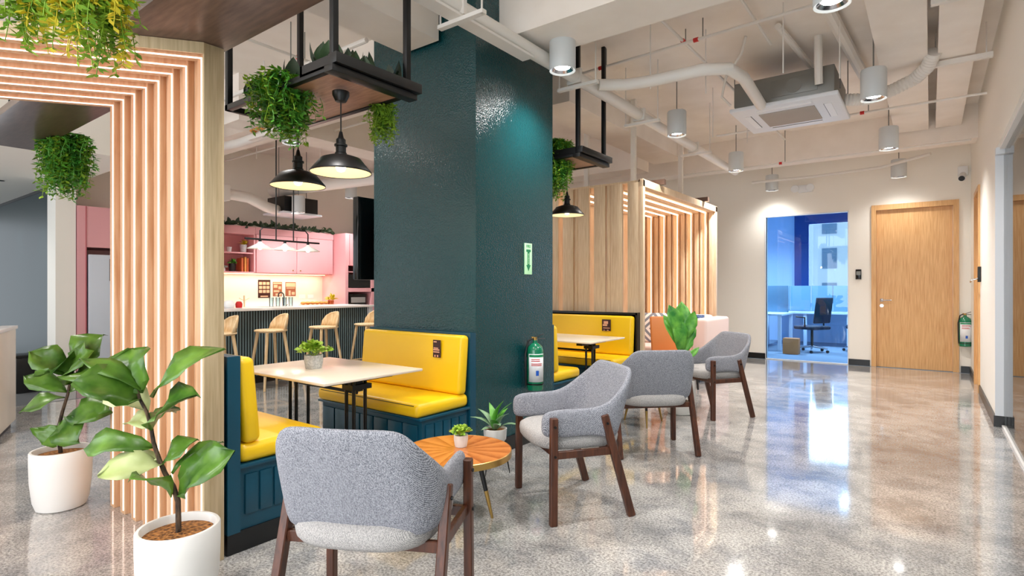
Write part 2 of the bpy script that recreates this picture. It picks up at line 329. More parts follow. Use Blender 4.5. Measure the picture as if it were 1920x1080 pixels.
# ================= FURNITURE =================
# ---- booth benches ----
def bench(loc,flip,width,label,depth=.5,group='yellow booth benches',poster=None,side=True,h=.93):
    # local: back panel at y=0..-.06 ; seat towards +y ; x from -width to 0 (end near the corridor at x=0)
    t=thing('booth_bench',label,'bench',loc,0,group)
    f=-1 if flip else 1
    def Y(a): return a*f
    MB().bb(-width+.04,-.012,Y(-.055),Y(depth-.05),0,.1).build('plinth','trim_black',t)
    b=MB().bb(-width+.01,-.02,Y(.0),Y(depth-.03),.1,.395)
    n=5
    for i in range(n):   # side panelling
        y0=.03+i*(depth-.08)/n; y1=y0+(depth-.08)/n-.012; b.bb(-.021,-.010,Y(y0),Y(y1),.17,.36,bev=.002)
    m=int(width/.14)
    for i in range(m):
        x0=-width+.03+i*(width-.07)/m; b.bb(x0,x0+(width-.07)/m-.014,Y(depth-.031),Y(depth-.018),.17,.36,bev=.002)
    b.build('base_cabinet','teal_base',t)
    MB().bb(-width,0,Y(-.06),Y(0),.1,h).build('back_panel','teal_base',t)
    MB().bb(-width-.01,.0,Y(.0),Y(depth),.395,.412,bev=.003).build('seat_board','teal_base',t)
    MB().bb(-width+.005,-.008,Y(.004),Y(depth+.02),.413,.505,bev=.035,seg=4).build('seat_cushion','vinyl_yellow',t,smooth=60)
    bc=MB(); a=R(5)*f
    bc.box((-width/2,Y(.052),.505+(h-.52)/2),(width-.015,.085,h-.515),bev=.03,seg=4,rot=Matrix.Rotation(a,4,'X')); bc.build('backrest_cushion','vinyl_yellow',t,smooth=60)
    pz=[(-.02,Y(.03),.47),(-.02,Y(depth-.02),.47),(-.05,Y(depth+.012),.49),(-width+.05,Y(depth+.012),.49)]
    MB().tube(pz,.0035,6).tube([(-.03,Y(.085),.53),(-.03,Y(.055),h-.04),(-.05,Y(.05),h-.025),(-width+.05,Y(.05),h-.025)],.0035,6).build('piping','yellow_piping',t)
    return t
b1=bench((-2.6,1.33,0),False,1.12,'yellow vinyl booth bench on a teal base beside the slatted portal, facing the column',depth=.45)
b2=bench((-2.6,2.97,0),True,1.1,'yellow vinyl booth bench backed against the column, facing the white table',depth=.48)
b3=bench((-2.63,4.11,0),False,1.1,'yellow booth bench behind the column, mostly hidden, with rounded seat end',depth=.46)
b4=bench((-2.62,5.78,0),True,1.2,'yellow booth bench with dark frame standing against the far slatted pod',depth=.5,h=.95)
MB().bb(-1.2,.02,-.0,.058,.1,.965).bb(-1.2,.02,-.012,0,.95,.975).bb(.0,.022,-.012,.062,.1,.975).build('dark_frame','black',b4)
# small printed notices on the benches
def notice(name,label,c,w,h,axis,bands,base='poster_dark'):
    # axis: 'y-' lies in XZ plane facing -Y ; 'x+' lies in YZ plane facing +X
    t=thing(name,label,'poster',c)
    def bx(u0,u1,z0,z1,d0,d1):
        if axis=='y-': return MB().bb(u0,u1,-d1,-d0,z0,z1)
        return MB().bb(d0,d1,u0,u1,z0,z1)
    bx(-w/2,w/2,-h/2,h/2,0,.002).build('sheet',base,t)
    mb=MB()
    for (u0,u1,z0,z1) in bands:
        U0,U1,Z0,Z1=-w/2+u0*w,-w/2+u1*w,-h/2+z0*h,-h/2+z1*h
        if axis=='y-': mb.bb(U0,U1,-.0035,-.002,Z0,Z1)
        else: mb.bb(.002,.0035,U0,U1,Z0,Z1)
    mb.build('print','poster_pale',t); return t
notice('notice_card','small dark notice card stuck on the backrest of the bench in front of the column',(-2.83,2.87,.815),.075,.125,'y-',[(.1,.5,.86,.92),(.1,.7,.5,.56),(.05,.85,.4,.47),(.05,.85,.28,.34),(.2,.35,.03,.14),(.55,.7,.03,.14)])
notice('notice_card','small dark picture notice on the backrest of the far booth bench',(-2.93,5.675,.83),.11,.13,'y-',[(.2,.7,.6,.85),(.1,.6,.42,.58),(.15,.9,.22,.28),(.2,.3,.02,.1),(.6,.75,.02,.1)])
# ---- folding tables ----
def folding_table(loc,label):
    t=thing('dining_table',label,'table',loc,0,'white dining tables')
    MB().box((0,0,.733),(.98,.72,.016),bev=.004).build('tabletop','table_white',t)
    MB().box((0,0,.715),(.7,.05,.02)).box((-.3,0,.705),(.06,.5,.03)).box((.3,0,.705),(.06,.5,.03)).build('under_frame','black_metal',t)
    for x in (-.3,.3):
        g=MB()
        for dx,dy in ((-.035,-.05),(.035,-.05),(0,.06)): g.tube([(x+dx,dy,.7),(x+dx,dy,.03)],.011,8)
        g.box((x,0,.66),(.1,.14,.03)).box((x,0,.14),(.09,.13,.02)).box((x,0,.66),(.05,.05,.06)); g.build('pedestal','black_metal',t)
        MB().bar((x,-.29,.02),(x,.29,.02),.05,.03).build('foot','black_metal',t)
    MB().tube([(-.3,0,.62),(.3,0,.62)],.01,8).build('stretcher','black_metal',t)
    return t
folding_table((-3.06,2.12,0),'white rectangular table with black folding legs between the two near booth benches')
folding_table((-3.02,4.95,0),'white table of the far booth, seen just right of the column')
# ---- armchairs ----
def make_armchair():
    t=thing('armchair','grey woven armchair','armchair',(0,0,0),0,'grey woven armchairs with walnut legs')
    half=[]
    half+= [(.272,.245,'f0'),(.275,.232,'f1'),(.277,.18,''),(.278,.1,''),(.279,.02,''),(.284,-.05,'')]
    for k in range(0,7):
        a=R(15*k); half.append((.169+.125*math.cos(a)**.9,-.105-.125*math.sin(a),''))
    half+= [(.12,-.231,''),(.06,-.236,''),(0,-.238,'')]
    st=[(x,y,f) for x,y,f in half]+[(-x,y,f) for x,y,f in half[-2::-1]]
    # arc lengths of half
    def top(x,y):
        x=abs(x)
        if y>-.05 and x>.2: return .60
        # ramp between crotch (y=-.05) and shoulder (x=.165)
        ang=math.atan2(-(y+.115),max(x-.169,0.0001)) if x>.169 else PI/2
        s=0 if y>-.115 else None
        if x>.169 and y<=-.115: f=.14+.86*min(1,math.degrees(ang)/78)
        elif x<=.169: f=1
        else: f=.14*(-.05-y)/.065
        return .60+.20*min(max(f,0),1)
    def bot(x,y):
        f=1 if y<-.2 else 0
        if y>-.05: return .45
        k=min(1,(-.05-y)/.17); return .45-.03*k
    rows=[]; th=.042
    for i,(x,y,f) in enumerate(st):
        p=Vector((x,y)); a=Vector(st[max(i-1,0)][:2]); b=Vector(st[min(i+1,len(st)-1)][:2]); tg=(b-a).normalized(); n=Vector((tg.y,-tg.x))   # outward?
        if n.dot(p-Vector((0,0)))<0: n=-n
        if f: n=Vector((1 if x>0 else -1,0))
        T_,B_=top(x,y),bot(x,y)
        if f=='f0': T_-=.045; B_+=.04
        if f=='f1': T_-=.012; B_+=.01
        t0,t1=(th*.3,th*.7) if f=='f0' else (0,th)
        lean=max(0,-(y+.05))/.19*.30; flare=.05 if y>-.04 else .2
        row=[]
        for (q,z) in ((t0,B_+.015),(t0,(B_+T_)/2),(t0,T_-.02),((t0*.7+t1*.3),T_),((t0*.3+t1*.7),T_),(t1,T_-.02),(t1,(B_+T_)/2),(t1,B_+.015),((t0*.3+t1*.7),B_),((t0*.7+t1*.3),B_)):
            pt=p-n*q; dz=z-.43
            row.append((pt.x*(1+flare*dz*1.0), pt.y-lean*dz, z))
        rows.append(row)
    mb=MB(); v=mb.grid(rows,closed_u=True); mb.bm.faces.new(v[0][::-1]); mb.bm.faces.new(v[-1])
    mb.build('shell','fabric_grey',t,smooth=75,sub=1)
    mb=MB(); rr=[]
    for q,z in ((.0,.468),(.6,.467),(.9,.46),(.985,.445),(1,.42),(.985,.395),(.94,.378),(.0,.375)):
        rr.append([(.262*q*math.copysign(abs(math.cos(2*PI*k/40))**.62,math.cos(2*PI*k/40)),-.01+.262*q*math.copysign(abs(math.sin(2*PI*k/40))**.62,math.sin(2*PI*k/40)),z) for k in range(40)])
    mb.grid(rr,closed_u=True); bmesh.ops.remove_doubles(mb.bm,verts=mb.bm.verts,dist=.0004)
    mb.build('seat_cushion','fabric_light',t,smooth=80)
    W='walnut'
    for sx in (-1,1):
        MB().bar((sx*.297,.195,.0),(sx*.293,.19,.565),.034,.04,bev=.004).build('leg',W,t)
        MB().bar((sx*.297,-.265,.0),(sx*.293,-.10,.565),.034,.042,bev=.004).build('leg',W,t)
        MB().bar((sx*.285,.19,.365),(sx*.285,-.165,.365),.022,.04).build('side_rail',W,t)
        for by,bz in ((.19,.52),(-.113,.52),(.19,.365)): MB().tube([(sx*.31,by,bz),(sx*.317,by,bz)],.007,8).build('bolt','black_metal',t)
    MB().bar((-.285,.17,.365),(.285,.17,.365),.022,.04).build('front_rail',W,t)
    MB().bar((-.285,-.15,.365),(.285,-.15,.365),.022,.04).build('back_rail',W,t)
    return t
def face(t,loc,fx,fy): t.location=(loc[0],loc[1],0); t.rotation_euler=(0,0,math.atan2(-fx,fy))
ch=make_armchair(); ch['label']='nearest grey woven armchair, seen from behind, in front of the yellow bench'
face(ch,(-1.66,1.38),-.455,.89)
dup(ch,(-1.71,2.80,0),math.atan2(.585,-.81),'grey woven armchair facing left across the round coffee table, right of the column')
dup(ch,(-1.775,4.12,0),math.atan2(.69,.72),'bluish grey armchair turned with its back to the viewer, third from the front')
dup(ch,(-1.77,5.66,0),math.atan2(.57,-.82),'farthest grey armchair, turned left towards the lounge pod')
# ---- round tables ----
def round_table(loc,label,r=.3,h=.36,rot=0):
    t=thing('coffee_table',label,'coffee table',loc,rot,'round sunburst coffee tables')
    MB().lathe([(0,h),(r-.004,h),(r-.002,h-.003),(0,h-.003)],n=64).build('veneer_top','sunburst_veneer',t)
    MB().lathe([(0,h-.036),(r-.01,h-.036),(r,h-.034),(r,h-.001),(r-.004,h+.001),(r-.006,h-.003)],n=64).build('rim','brass',t)
    for k in range(3):
        a=2*PI*k/3
        p0=Vector((.12*math.cos(a),.12*math.sin(a),h-.036)); p1=Vector((.2*math.cos(a),.2*math.sin(a),0)); pm=p0.lerp(p1,.55)
        lg=MB().tube([p0,pm],[.015,.012],12).build('leg','black',t)
        MB().tube([pm,p1],[.0122,.007],12).build('leg_tip','brass',lg)
    return t
round_table((-2.09,2.28,0),'round sunburst wooden coffee table with brass rim beside the nearest armchair',rot=math.atan2(.6,.8)-.25)
round_table((-2.12,4.86,0),'round coffee table with tan top behind the bluish armchair',rot=R(-60))
# ---- small pots ----
def small_pot(loc,label,r,h,potm,leafm,spread,n,lw,shape='oval',up=.6):
    t=thing('potted_plant',label,'plant',loc)
    MB().lathe([(0,0),(r*.82,0),(r*.86,.004),(r,h*.6),(r,h),(r-.006,h),(r-.008,h-.012),(0,h-.012)],n=28).build('pot',potm,t)
    MB().lathe([(0,h-.009),(r-.01,h-.011)],n=16).build('soil','soil',t)
    mb=MB()
    for i in range(n):
        a=random.random()*2*PI; e=random.uniform(.15,1)*PI/2; rr=spread*random.uniform(.5,1)
        d=Vector((math.cos(a)*math.cos(e),math.sin(a)*math.cos(e),math.sin(e)*up))
        c=Vector((0,0,h+.005))+d*rr
        mb.leaf(c,c+(d+Vector((random.uniform(-.5,.5),random.uniform(-.5,.5),random.uniform(-.2,.5)))).normalized()*lw,lw*.7,(random.uniform(-1,1),random.uniform(-1,1),1),shape=shape)
    for i in range(9):
        a=i*.7; mb.tube([(0,0,h-.01),(math.cos(a)*spread*.5,math.sin(a)*spread*.5,h+spread*.5*up)],.0016,5)
    mb.build('foliage',leafm,t); return t
small_pot((-3.13,2.07,.741),'small pale green plant in a grey concrete pot on the white booth table',.058,.085,'pot_grey','succulent',.1,110,.042)
small_pot((-2.11,2.33,.361),'tiny green succulent in a white pot on the round coffee table',.04,.065,'pot_white','succulent',.055,150,.026)
# plant on hairpin stand by the column
def lance_plant(loc,label,h0=.21,rpot=.08):
    t=thing('potted_plant',label,'plant',loc)
    for k in range(3):
        a=2*PI*k/3+.5
        top=Vector((.06*math.cos(a),.06*math.sin(a),h0)); bt=Vector((.1*math.cos(a),.1*math.sin(a),.003)); sd=Vector((-math.sin(a),math.cos(a),0))*.02
        MB().tube([top-sd,bt,top+sd],.003,6).build('hairpin_leg','black_metal',t)
    MB().lathe([(0,h0),(.06,h0),(rpot-.005,h0+.02),(rpot,h0+.09),(rpot-.006,h0+.092),(rpot-.01,h0+.075),(0,h0+.075)],n=32).build('pot','pot_white',t)
    MB().lathe([(0,h0+.08),(rpot-.01,h0+.077)],n=20).build('soil','soil',t)
    mb=MB(); m2=MB()
    spec=[(0,.06,.21,'u'),(.6,.1,.19,'a'),(2.6,.11,.17,'a'),(3.6,.17,.09,'b'),(-.7,.17,.08,'b'),(.2,.19,.06,'b'),(2.1,.17,.05,'b'),(4.4,.11,.02,'b'),(5.2,.1,.1,'a'),(1.3,.1,.14,'a'),(-.2,.13,.14,'b'),(3.1,.15,.13,'b')]
    for a,rd,z,k in spec:
        b=Vector((0,0,h0+.07)); tip=Vector((math.cos(a)*rd,math.sin(a)*rd,h0+.08+z))
        (mb if k!='b' else m2).leaf(b,tip,.055,(-math.cos(a),-math.sin(a),.8) ,curl=.12,shape='lance')
    mb.build('foliage','leaf_mid',t,solid=.001); m2.build('lower_leaves','leaf_ghost',t,solid=.001); return t
lp=lance_plant((-2.36,2.95,0),'bright lance-leaved plant in a white pot on hairpin legs beside the column')
dup(lp,(-2.36,4.33,0),1.2,'leafy plant behind the second armchair, at the far corner of the column')
# ---- fiddle leaf figs ----
def big_pot(t,r=.145,h=.33):
    MB().lathe([(0,0),(r*.72,0),(r*.8,.006),(r*.9,.05),(r*.98,.16),(r,.25),(r,h-.006),(r-.004,h),(r-.014,h),(r-.018,h-.006),(r-.02,h-.04),(0,h-.04)],n=48).build('pot','pot_white',t)
    MB().lathe([(0,h-.024),(r*.5,h-.026),(r-.019,h-.032)],n=40).build('soil','soil',t)
def fiddle(name,label,loc,d,trunk,leaves,scale):
    t=thing(name,label,'plant',loc); big_pot(t)
    rel=lambda u,v,dd:at(u,v,d+dd)
    tp=[rel(*p,0) for p in trunk]; tp[0]=Vector((loc[0],loc[1],.29))
    n=len(tp); MB().tube(tp,[.011-.006*i/n for i in range(n)],8).build('trunk','bark',t,world=True)
    A=MB();B=MB()
    for (b,tip,wpx,dd,pale) in leaves:
        p0=rel(*b,0); p1=rel(*tip,dd); wv=wpx*1.25*d/F
        toc=Vector((SN,-CS,0))
        nr=toc*.7+Vector((0,0,.75))+Vector((random.uniform(-.3,.3),random.uniform(-.3,.3),0))
        (B if pale else A).leaf(p0,p1,wv,nr,curl=random.uniform(.06,.16),fold=random.uniform(.1,.4),wav=.11)
    A.build('foliage','fiddle_leaf',t,world=True,solid=.0012)
    if any(l[4] for l in leaves): B.build('pale_leaves','fiddle_leaf_pale',t,world=True,solid=.0012)
fiddle('fiddle_leaf_fig','fiddle leaf fig in a white pot, nearest the viewer, in front of the slatted portal',(-2.33,.95,0),2.16,
 [(336,1000),(334,940),(325,912),(310,888),(298,860),(288,830),(283,800),(275,772),(262,748),(256,725)],
 [((285,745),(414,648),56,.0,0),((262,750),(140,712),74,-.14,0),((262,738),(240,652),84,.06,0),((268,735),(150,668),34,-.05,0),((283,806),(366,738),66,-.1,0),((285,802),(243,785),34,.1,1),((288,838),(152,838),44,-.02,0),
  ((305,872),(182,890),50,-.1,1),((322,930),(246,893),52,-.16,0),((304,872),(370,822),44,.05,0),((322,888),(416,824),22,.1,0),((335,930),(430,842),74,-.06,0),((300,858),(256,880),40,.1,1),((285,790),(330,770),40,.14,0),((275,770),(218,735),60,.12,1)],1)
fiddle('fiddle_leaf_fig','fiddle leaf fig in a white pot farther back, left of the slatted portal',(-3.98,1.0,0),3.2,
 [(104,855),(108,810),(117,772),(127,740),(132,712),(132,685)],
 [((132,702),(192,626),56,.05,0),((130,702),(54,658),44,-.1,0),((126,735),(44,704),34,-.05,0),((122,745),(34,772),38,-.1,0),((124,782),(206,768),54,-.05,0),((112,800),(78,834),48,-.05,0),((114,790),(146,828),46,-.1,0),((131,705),(92,692),60,-.15,0),((133,705),(165,655),60,-.12,0),((133,720),(175,700),48,-.2,0),((128,735),(170,722),40,.1,0)],1)
# far fiddle plant in pot near the lounge
t=thing('fiddle_leaf_fig','fiddle leaf plant in a white pot behind the third armchair, by the lounge pod','plant',(-2.0,5.46,0)); big_pot(t,.15,.34)
MB().tube([(0,0,.3),(.01,0,.5),(-.01,.01,.7),(.0,0,.86)],[.01,.009,.007,.005],8).build('trunk','bark',t)
mb=MB(); to=Vector((SN,-CS,0)); rt=Vector((CS,SN,0))
for (bx_,bz,tx,tz,w_) in ((0,.72,-.12,1.08,.16),(0,.74,.02,1.12,.17),(0,.72,.13,1.02,.14),(0,.66,-.16,.98,.13),(0,.6,.14,.9,.12),(.0,.5,.2,.66,.06),(0,.6,.1,.78,.12),(0,.62,-.04,.95,.16)):
    mb.leaf(rt*bx_+Vector((0,0,bz-.02)),rt*tx+Vector((0,0,tz))+to*random.uniform(-.05,.08),w_,to+Vector((0,0,.4)),curl=.1,wav=.08)
mb.build('foliage','leaf_mid',t,solid=.001)
# ---- extinguishers ----
def extinguisher(loc,rz,label,s=1.0,r=.068,h=.36):
    t=thing('fire_extinguisher',label,'fire extinguisher',loc,rz,'green fire extinguishers')
    MB().lathe([(0,0),(r*.9,0),(r,.01),(r,h-.05),(r*.85,h-.015),(r*.45,h+.01),(r*.28,h+.015),(r*.28,h+.035),(0,h+.035)],n=32).build('cylinder','ext_green',t)
    lb=MB(); n=12; rows=[[( (r+.001)*math.sin(R(-62+124*k/n)),-(r+.001)*math.cos(R(-62+124*k/n)),z) for k in range(n+1)] for z in (.07,h-.07)]
    lb.grid(rows); lab=lb.build('label','label_white',t,solid=.0006)
    mk=MB()
    def strip(a0,a1,z0,z1,q): 
        q.grid([[((r+.003)*math.sin(R(a0+(a1-a0)*k/6)),-(r+.003)*math.cos(R(a0+(a1-a0)*k/6)),z) for k in range(7)] for z in (z0,z1)])
    g=MB(); strip(-55,55,h-.095,h-.075,g); g.build('label_header','sign_green',lab)
    for z in (h-.115,h-.128,h-.15,h-.162): strip(-40,random.choice((20,35,45)),z,z+.006,mk)
    mk.build('label_print','red',lab); q=MB(); strip(-8,12,.12,.16,q); q.build('label_mark','blue',lab)
    MB().tube([(0,0,h+.03),(0,0,h+.06)],.016,12).tube([(0,0,h+.05),(-.03,0,h+.055)],.009,8).build('valve','brass',t)
    MB().bar((0,0,h+.055),(.07,0,h+.085),.016,.006).bar((0,0,h+.045),(.085,0,h+.045),.016,.006).build('handle','black_metal',t)
    MB().tube([(-.02,0,h+.05),(-.06,-.01,h+.03),(-.085,-.02,h-.08),(-.08,-.02,.1),(-.075,-.01,.04)],.008,8).build('hose','black',t)
    MB().lathe([(r+.002,.045),(r+.004,.045),(r+.004,.055),(r+.002,.055)],n=28).build('strap','black_metal',t)
    return t
extinguisher((-2.52,3.66,.44),R(48),'green fire extinguisher hanging on the teal column below the arrow sign',r=.066,h=.36)
extinguisher((.40,10.44,.40),R(10),'green fire extinguisher on the end wall right of the oak door',r=.075,h=.42)
MB().bb(-2.6,-2.592,3.66,3.74,.7,.78).build('wall_bracket','black_metal',None)['label']='small bracket on the column'
o=bpy.data.objects['wall_bracket']; tag(o,'small black bracket on the column behind the extinguisher','bracket')
# arrow sign on column
s=thing('arrow_sign','glowing pale green sign with FIRE and a downward arrow on the column','sign',(-2.598,3.67,1.485))
MB().bb(0,.006,-.05,.05,-.125,.125,bev=.001).build('sign_plate','glow_sign',s)
MB().prism([(-.03,-.05),(0,-.1),(.03,-.05),(.014,-.05),(.014,.055),(.03,.055),(.03,.075),(-.03,.075),(-.03,.055),(-.014,.055),(-.014,-.05)],0,.001).build('arrow','sign_green',s,smooth=0).matrix_basis=Matrix(((0,0,1,.006),(1,0,0,0),(0,1,0,0),(0,0,0,1)))
text('lettering','FIRE',.034,'sign_green',Matrix(((0,0,1,.0068),(1,0,0,0),(0,1,0,.1),(0,0,0,1))),s)
text('lettering','EXTINGUISHER',.0125,'glow_sign',Matrix(((0,0,1,.0078),(0,1,0,0),(-1,0,0,.0),(0,0,0,1))),s)
# tv / screen on column's left side
t=thing('wall_screen','black flat screen seen edge-on, mounted on the far side of the teal column','screen',(-3.78,2.98,1.32))
MB().bb(-.13,-.06,-.02,.62,0,.7,bev=.006).build('screen_body','black_gloss',t)
MB().bb(-.06,.06,.2,.4,.25,.45).build('mount','black_metal',t)
# ---- first portal (slatted) ----
X0,X1=-2.6,-3.86; PY=1.2; DX,DY=-.603,-.798; LL=2.5; PZ=2.29
t=thing('slatted_portal','wooden slatted portal with glowing strips at the left, framing the lobby','portal',(-2.6,1.2,0))
def sk(x0,x1,z0,z1,y=PY,a=0,b=LL): return [(x0+DX*a,y+DY*a),(x1+DX*a,y+DY*a),(x1+DX*b,y+DY*b),(x0+DX*b,y+DY*b)]
MB().bb(X0-.01,X1,PY,PY+.04,0,PZ+.03).build('backing_panel','slat_wood',t,world=True)
MB().prism(sk(X0-.01,X1,0,0),PZ+.03,PZ+.06).build('ceiling_panel','slat_wood',t,world=True)
MB().prism([(X0+DX*LL-.01,PY+DY*LL),(X1+DX*LL,PY+DY*LL),(X1+DX*LL,PY+DY*LL-.04),(X0+DX*LL-.01,PY+DY*LL-.04)],0,PZ+.06).build('far_panel','slat_wood',t,world=True)
nr=8; sp=(X0-X1-.02)/nr; RP=.028
for i in range(nr):
    xa=X0-.02-i*sp; xb=xa-.062
    r_=MB().bb(xa,xb,PY-RP,PY,0,PZ+.03,bev=.002)
    r_.prism([(xa,PY),(xb,PY),(xb+DX*LL,PY+DY*LL),(xa+DX*LL,PY+DY*LL)],PZ+.002,PZ+.03)
    r_.prism([(xa+DX*LL,PY+DY*LL),(xb+DX*LL,PY+DY*LL),(xb+DX*LL,PY+DY*LL+.03),(xa+DX*LL,PY+DY*LL+.03)],0,PZ)
    r_.build('rib','slat_wood',t,world=True)
    xc=xa-.012
    MB().bb(xc,xc-.009,PY-RP-.003,PY-RP,0.02,PZ).prism([(xc,PY-RP),(xc-.009,PY-RP),(xc-.009+DX*LL,PY-RP+DY*LL),(xc+DX*LL,PY-RP+DY*LL)],PZ-.003,PZ+.002).build('light_strip','led_pink',t,world=True)
MB().bb(X0+.0,X0-.014,PY-.035,PY+.055,0,PZ+.06,bev=.003).build('end_post','post_wood',t,world=True)
MB().prism([(X0,PY-.035),(X0-.014,PY-.035),(X0-.014+DX*LL,PY+DY*LL),(X0+DX*LL,PY+DY*LL)],PZ+.01,PZ+.06).build('header_board','post_wood',t,world=True)
# canopy
tag(MB().bb(-5.75,-1.0,.88,1.275,2.352,2.40,bev=.003).build('canopy','canopy_wood'),'dark brown wooden canopy plank running over the slatted portal','canopy')
for x,lb,tp in ((-5.5,'thin rod holding the far end of the brown canopy',CZ),(-4.2,'thin rod holding the middle of the brown canopy',CZ),(-1.4,'thin rod holding the near end of the brown canopy',CZ)): tag(MB().tube([(x,1.07,2.40),(x,1.07,tp)],.006,6).build('suspension_rod','black_metal'),lb,'rod','rods above the brown canopy')
# ---- reception counter ----
t=thing('reception_counter','glossy white reception counter cut by the left edge','counter',(-5.93,1.08,0),R(-20))
MB().bb(-.75,0,-1.6,0,.06,.88,bev=.004).build('body','table_white',t); MB().bb(-.72,-.03,-1.57,-.03,0,.06).build('plinth','black',t); MB().bb(-.78,.01,-1.62,.01,.88,.91,bev=.004).build('worktop','quartz',t)
# ---- second portal / lounge pod ----
t=thing('slatted_pod','light oak slatted lounge pod with glowing strips behind the far booth','slatted pod',(-2.6,5.84,0))
A0,A1,HT=5.84,8.5,2.44; nb=6; spx=.215
for i in range(nb):
    x=-2.6-i*spx
    ww=.10
    MB().bb(x,x-ww*.55,A1-.06,A1,0,HT,bev=.002).bb(x,x-.06,A0+.05,A1-.06,HT-.06,HT,bev=.002).bb(x,x-.15,A0,A0+.035,0,HT,bev=.002).build('rib','oak',t,world=True)
    xg=x-ww*.55-.05
    if i<5: MB().bb(xg,xg-.02,A1-.03,A1-.015,.3,HT-.06).bb(xg,xg-.02,A0+.06,A1-.03,HT-.064,HT-.05).build('light_strip','led_warm',t,world=True)
    if i<5:
        MB().bb(x-.085,x-.11,A1-.04,A1,0,HT,bev=.002).bb(x-.17,x-.195,A1-.04,A1,0,HT,bev=.002).bb(x-.1,x-.13,A0+.05,A1-.04,HT-.04,HT).build('thin_slat','oak',t,world=True)
    if i in (1,3): MB().bb(x-.16,x-.205,A0+.01,A0+.045,0,HT,bev=.002).build('thin_slat','oak',t,world=True)
MB().bb(-2.6,-3.75,A1,A1+.02,0,HT).build('end_panel','oak',t,world=True)
MB().bb(-3.75,-3.79,A0,A1+.02,0,HT).build('back_panel','oak',t,world=True)
MB().bb(-2.6,-3.79,A0,A1+.02,HT,HT+.02).build('roof_panel','oak',t,world=True)
MB().bb(-2.56,-2.62,A0,A0+.05,0,HT+.025,bev=.003).bb(-2.56,-2.62,A1-.04,A1+.03,0,HT+.025,bev=.003).bb(-2.56,-2.62,A0,A1+.03,HT-.055,HT+.03,bev=.003).build('front_frame','oak',t,world=True)
for y in (6.3,7.9): MB().bb(-3.6,-2.5,y,y+.06,HT+.03,HT+.09).build('top_batten','canopy_wood',t,world=True)
# hangers from ceiling to pod
for (x,y,lb) in ((-2.9,6.33,'white hanger post at the near front of the slatted pod roof'),(-2.9,7.93,'white hanger post at the far front of the slatted pod roof'),(-3.55,6.33,'white hanger post at the back left of the slatted pod roof')):
    tag(MB().bb(x-.03,x+.03,y-.02,y+.02,HT+.09,CZ).build('hanger_post','pipe_white'),lb,'hanger','white hangers of the slatted pod')
# sofa in pod
t=thing('sofa','pale pink upholstered sofa inside and beyond the slatted pod','sofa',(-3.0,8.1,0))
MB().bb(-.62,.62,-.75,.28,.12,.36,bev=.03,seg=3).build('base','sofa_fabric',t,smooth=60)
MB().bb(-.6,.45,-.74,.05,.36,.44,bev=.035,seg=3).build('seat_cushion','sofa_fabric',t,smooth=60)
MB().bb(-.6,.45,.03,.27,.42,.86,bev=.06,seg=4).build('backrest','sofa_fabric',t,smooth=60)
MB().bb(.45,.66,-.75,.28,.1,.84,bev=.04,seg=4).build('armrest','sofa_fabric',t,smooth=60)
MB().bb(-.55,-.5,-.7,.2,0,.12).bb(.5,.55,-.7,.2,0,.12).build('foot','black',t)
def cushion(name,label,c,w,h,th,rz,tilt,m,cat='cushion'):
    t=thing(name,label,cat,c,rz)
    rows=[]; n=10
    mb=MB()
    for sgn in (1,-1):
        rows=[]
        for i in range(n+1):
            rw=[]
            for j in range(n+1):
                u,v=i/n*2-1,j/n*2-1; b=((1-u**4)*(1-v**4))**.5
                rw.append((u*w/2*(1-.04*(1-abs(v))),sgn*-th/2*b+(-(v+1)*h/2*math.sin(tilt)*-1),(v+1)*h/2*math.cos(tilt)))
            rows.append(rw)
        mb.grid(rows)
    bmesh.ops.remove_doubles(mb.bm,verts=mb.bm.verts,dist=.0005)
    mb.build('cover',m,t,smooth=80); return t
def diamond():
    m=mat('diamond_print',(200,200,200),.85); b=m.node_tree.nodes['Principled BSDF']; tc=N(m,'ShaderNodeTexCoord'); sp_=N(m,'ShaderNodeSeparateXYZ'); L(m,tc.outputs['Object'],sp_.inputs[0])
    ax=N(m,'ShaderNodeMath',operation='ABSOLUTE'); L(m,sp_.outputs['X'],ax.inputs[0])
    sb=N(m,'ShaderNodeMath',operation='SUBTRACT'); L(m,sp_.outputs['Z'],sb.inputs[0]); sb.inputs[1].default_value=.2
    az=N(m,'ShaderNodeMath',operation='ABSOLUTE'); L(m,sb.outputs[0],az.inputs[0])
    ad=N(m,'ShaderNodeMath',operation='ADD'); L(m,ax.outputs[0],ad.inputs[0]); L(m,az.outputs[0],ad.inputs[1])
    ml=N(m,'ShaderNodeMath',operation='MULTIPLY'); ml.inputs[1].default_value=10; L(m,ad.outputs[0],ml.inputs[0])
    fr=N(m,'ShaderNodeMath',operation='FRACT'); L(m,ml.outputs[0],fr.inputs[0])
    gt=N(m,'ShaderNodeMath',operation='GREATER_THAN'); gt.inputs[1].default_value=.5; L(m,fr.outputs[0],gt.inputs[0])
    mx=N(m,'ShaderNodeMix',data_type='RGBA'); mx.inputs[6].default_value=srgb(128,134,146); mx.inputs[7].default_value=srgb(236,232,228); L(m,gt.outputs[0],mx.inputs[0]); L(m,mx.outputs[2],b.inputs['Base Color'])
diamond()
cushion('throw_cushion','grey and white diamond patterned cushion on the pod sofa',(-3.3,7.86,.45),.42,.44,.12,R(12),.25,'diamond_print')
cushion('throw_cushion','navy blue patterned cushion on the pod sofa by its armrest',(-2.72,7.9,.50),.34,.38,.1,R(20),.3,'navy_cloth')
t=thing('lounge_seat','tan leather slanted lounge seat in front of the pod sofa','chair',(-2.66,6.98,0),R(37))
MB().box((0,.12,.62),(.5,.05,.52),bev=.02,rot=Matrix.Rotation(R(-12),4,'X')).build('backrest','tan_leather',t,smooth=60)
MB().box((0,-.12,.38),(.5,.5,.08),bev=.025).build('seat','tan_leather',t,smooth=60)
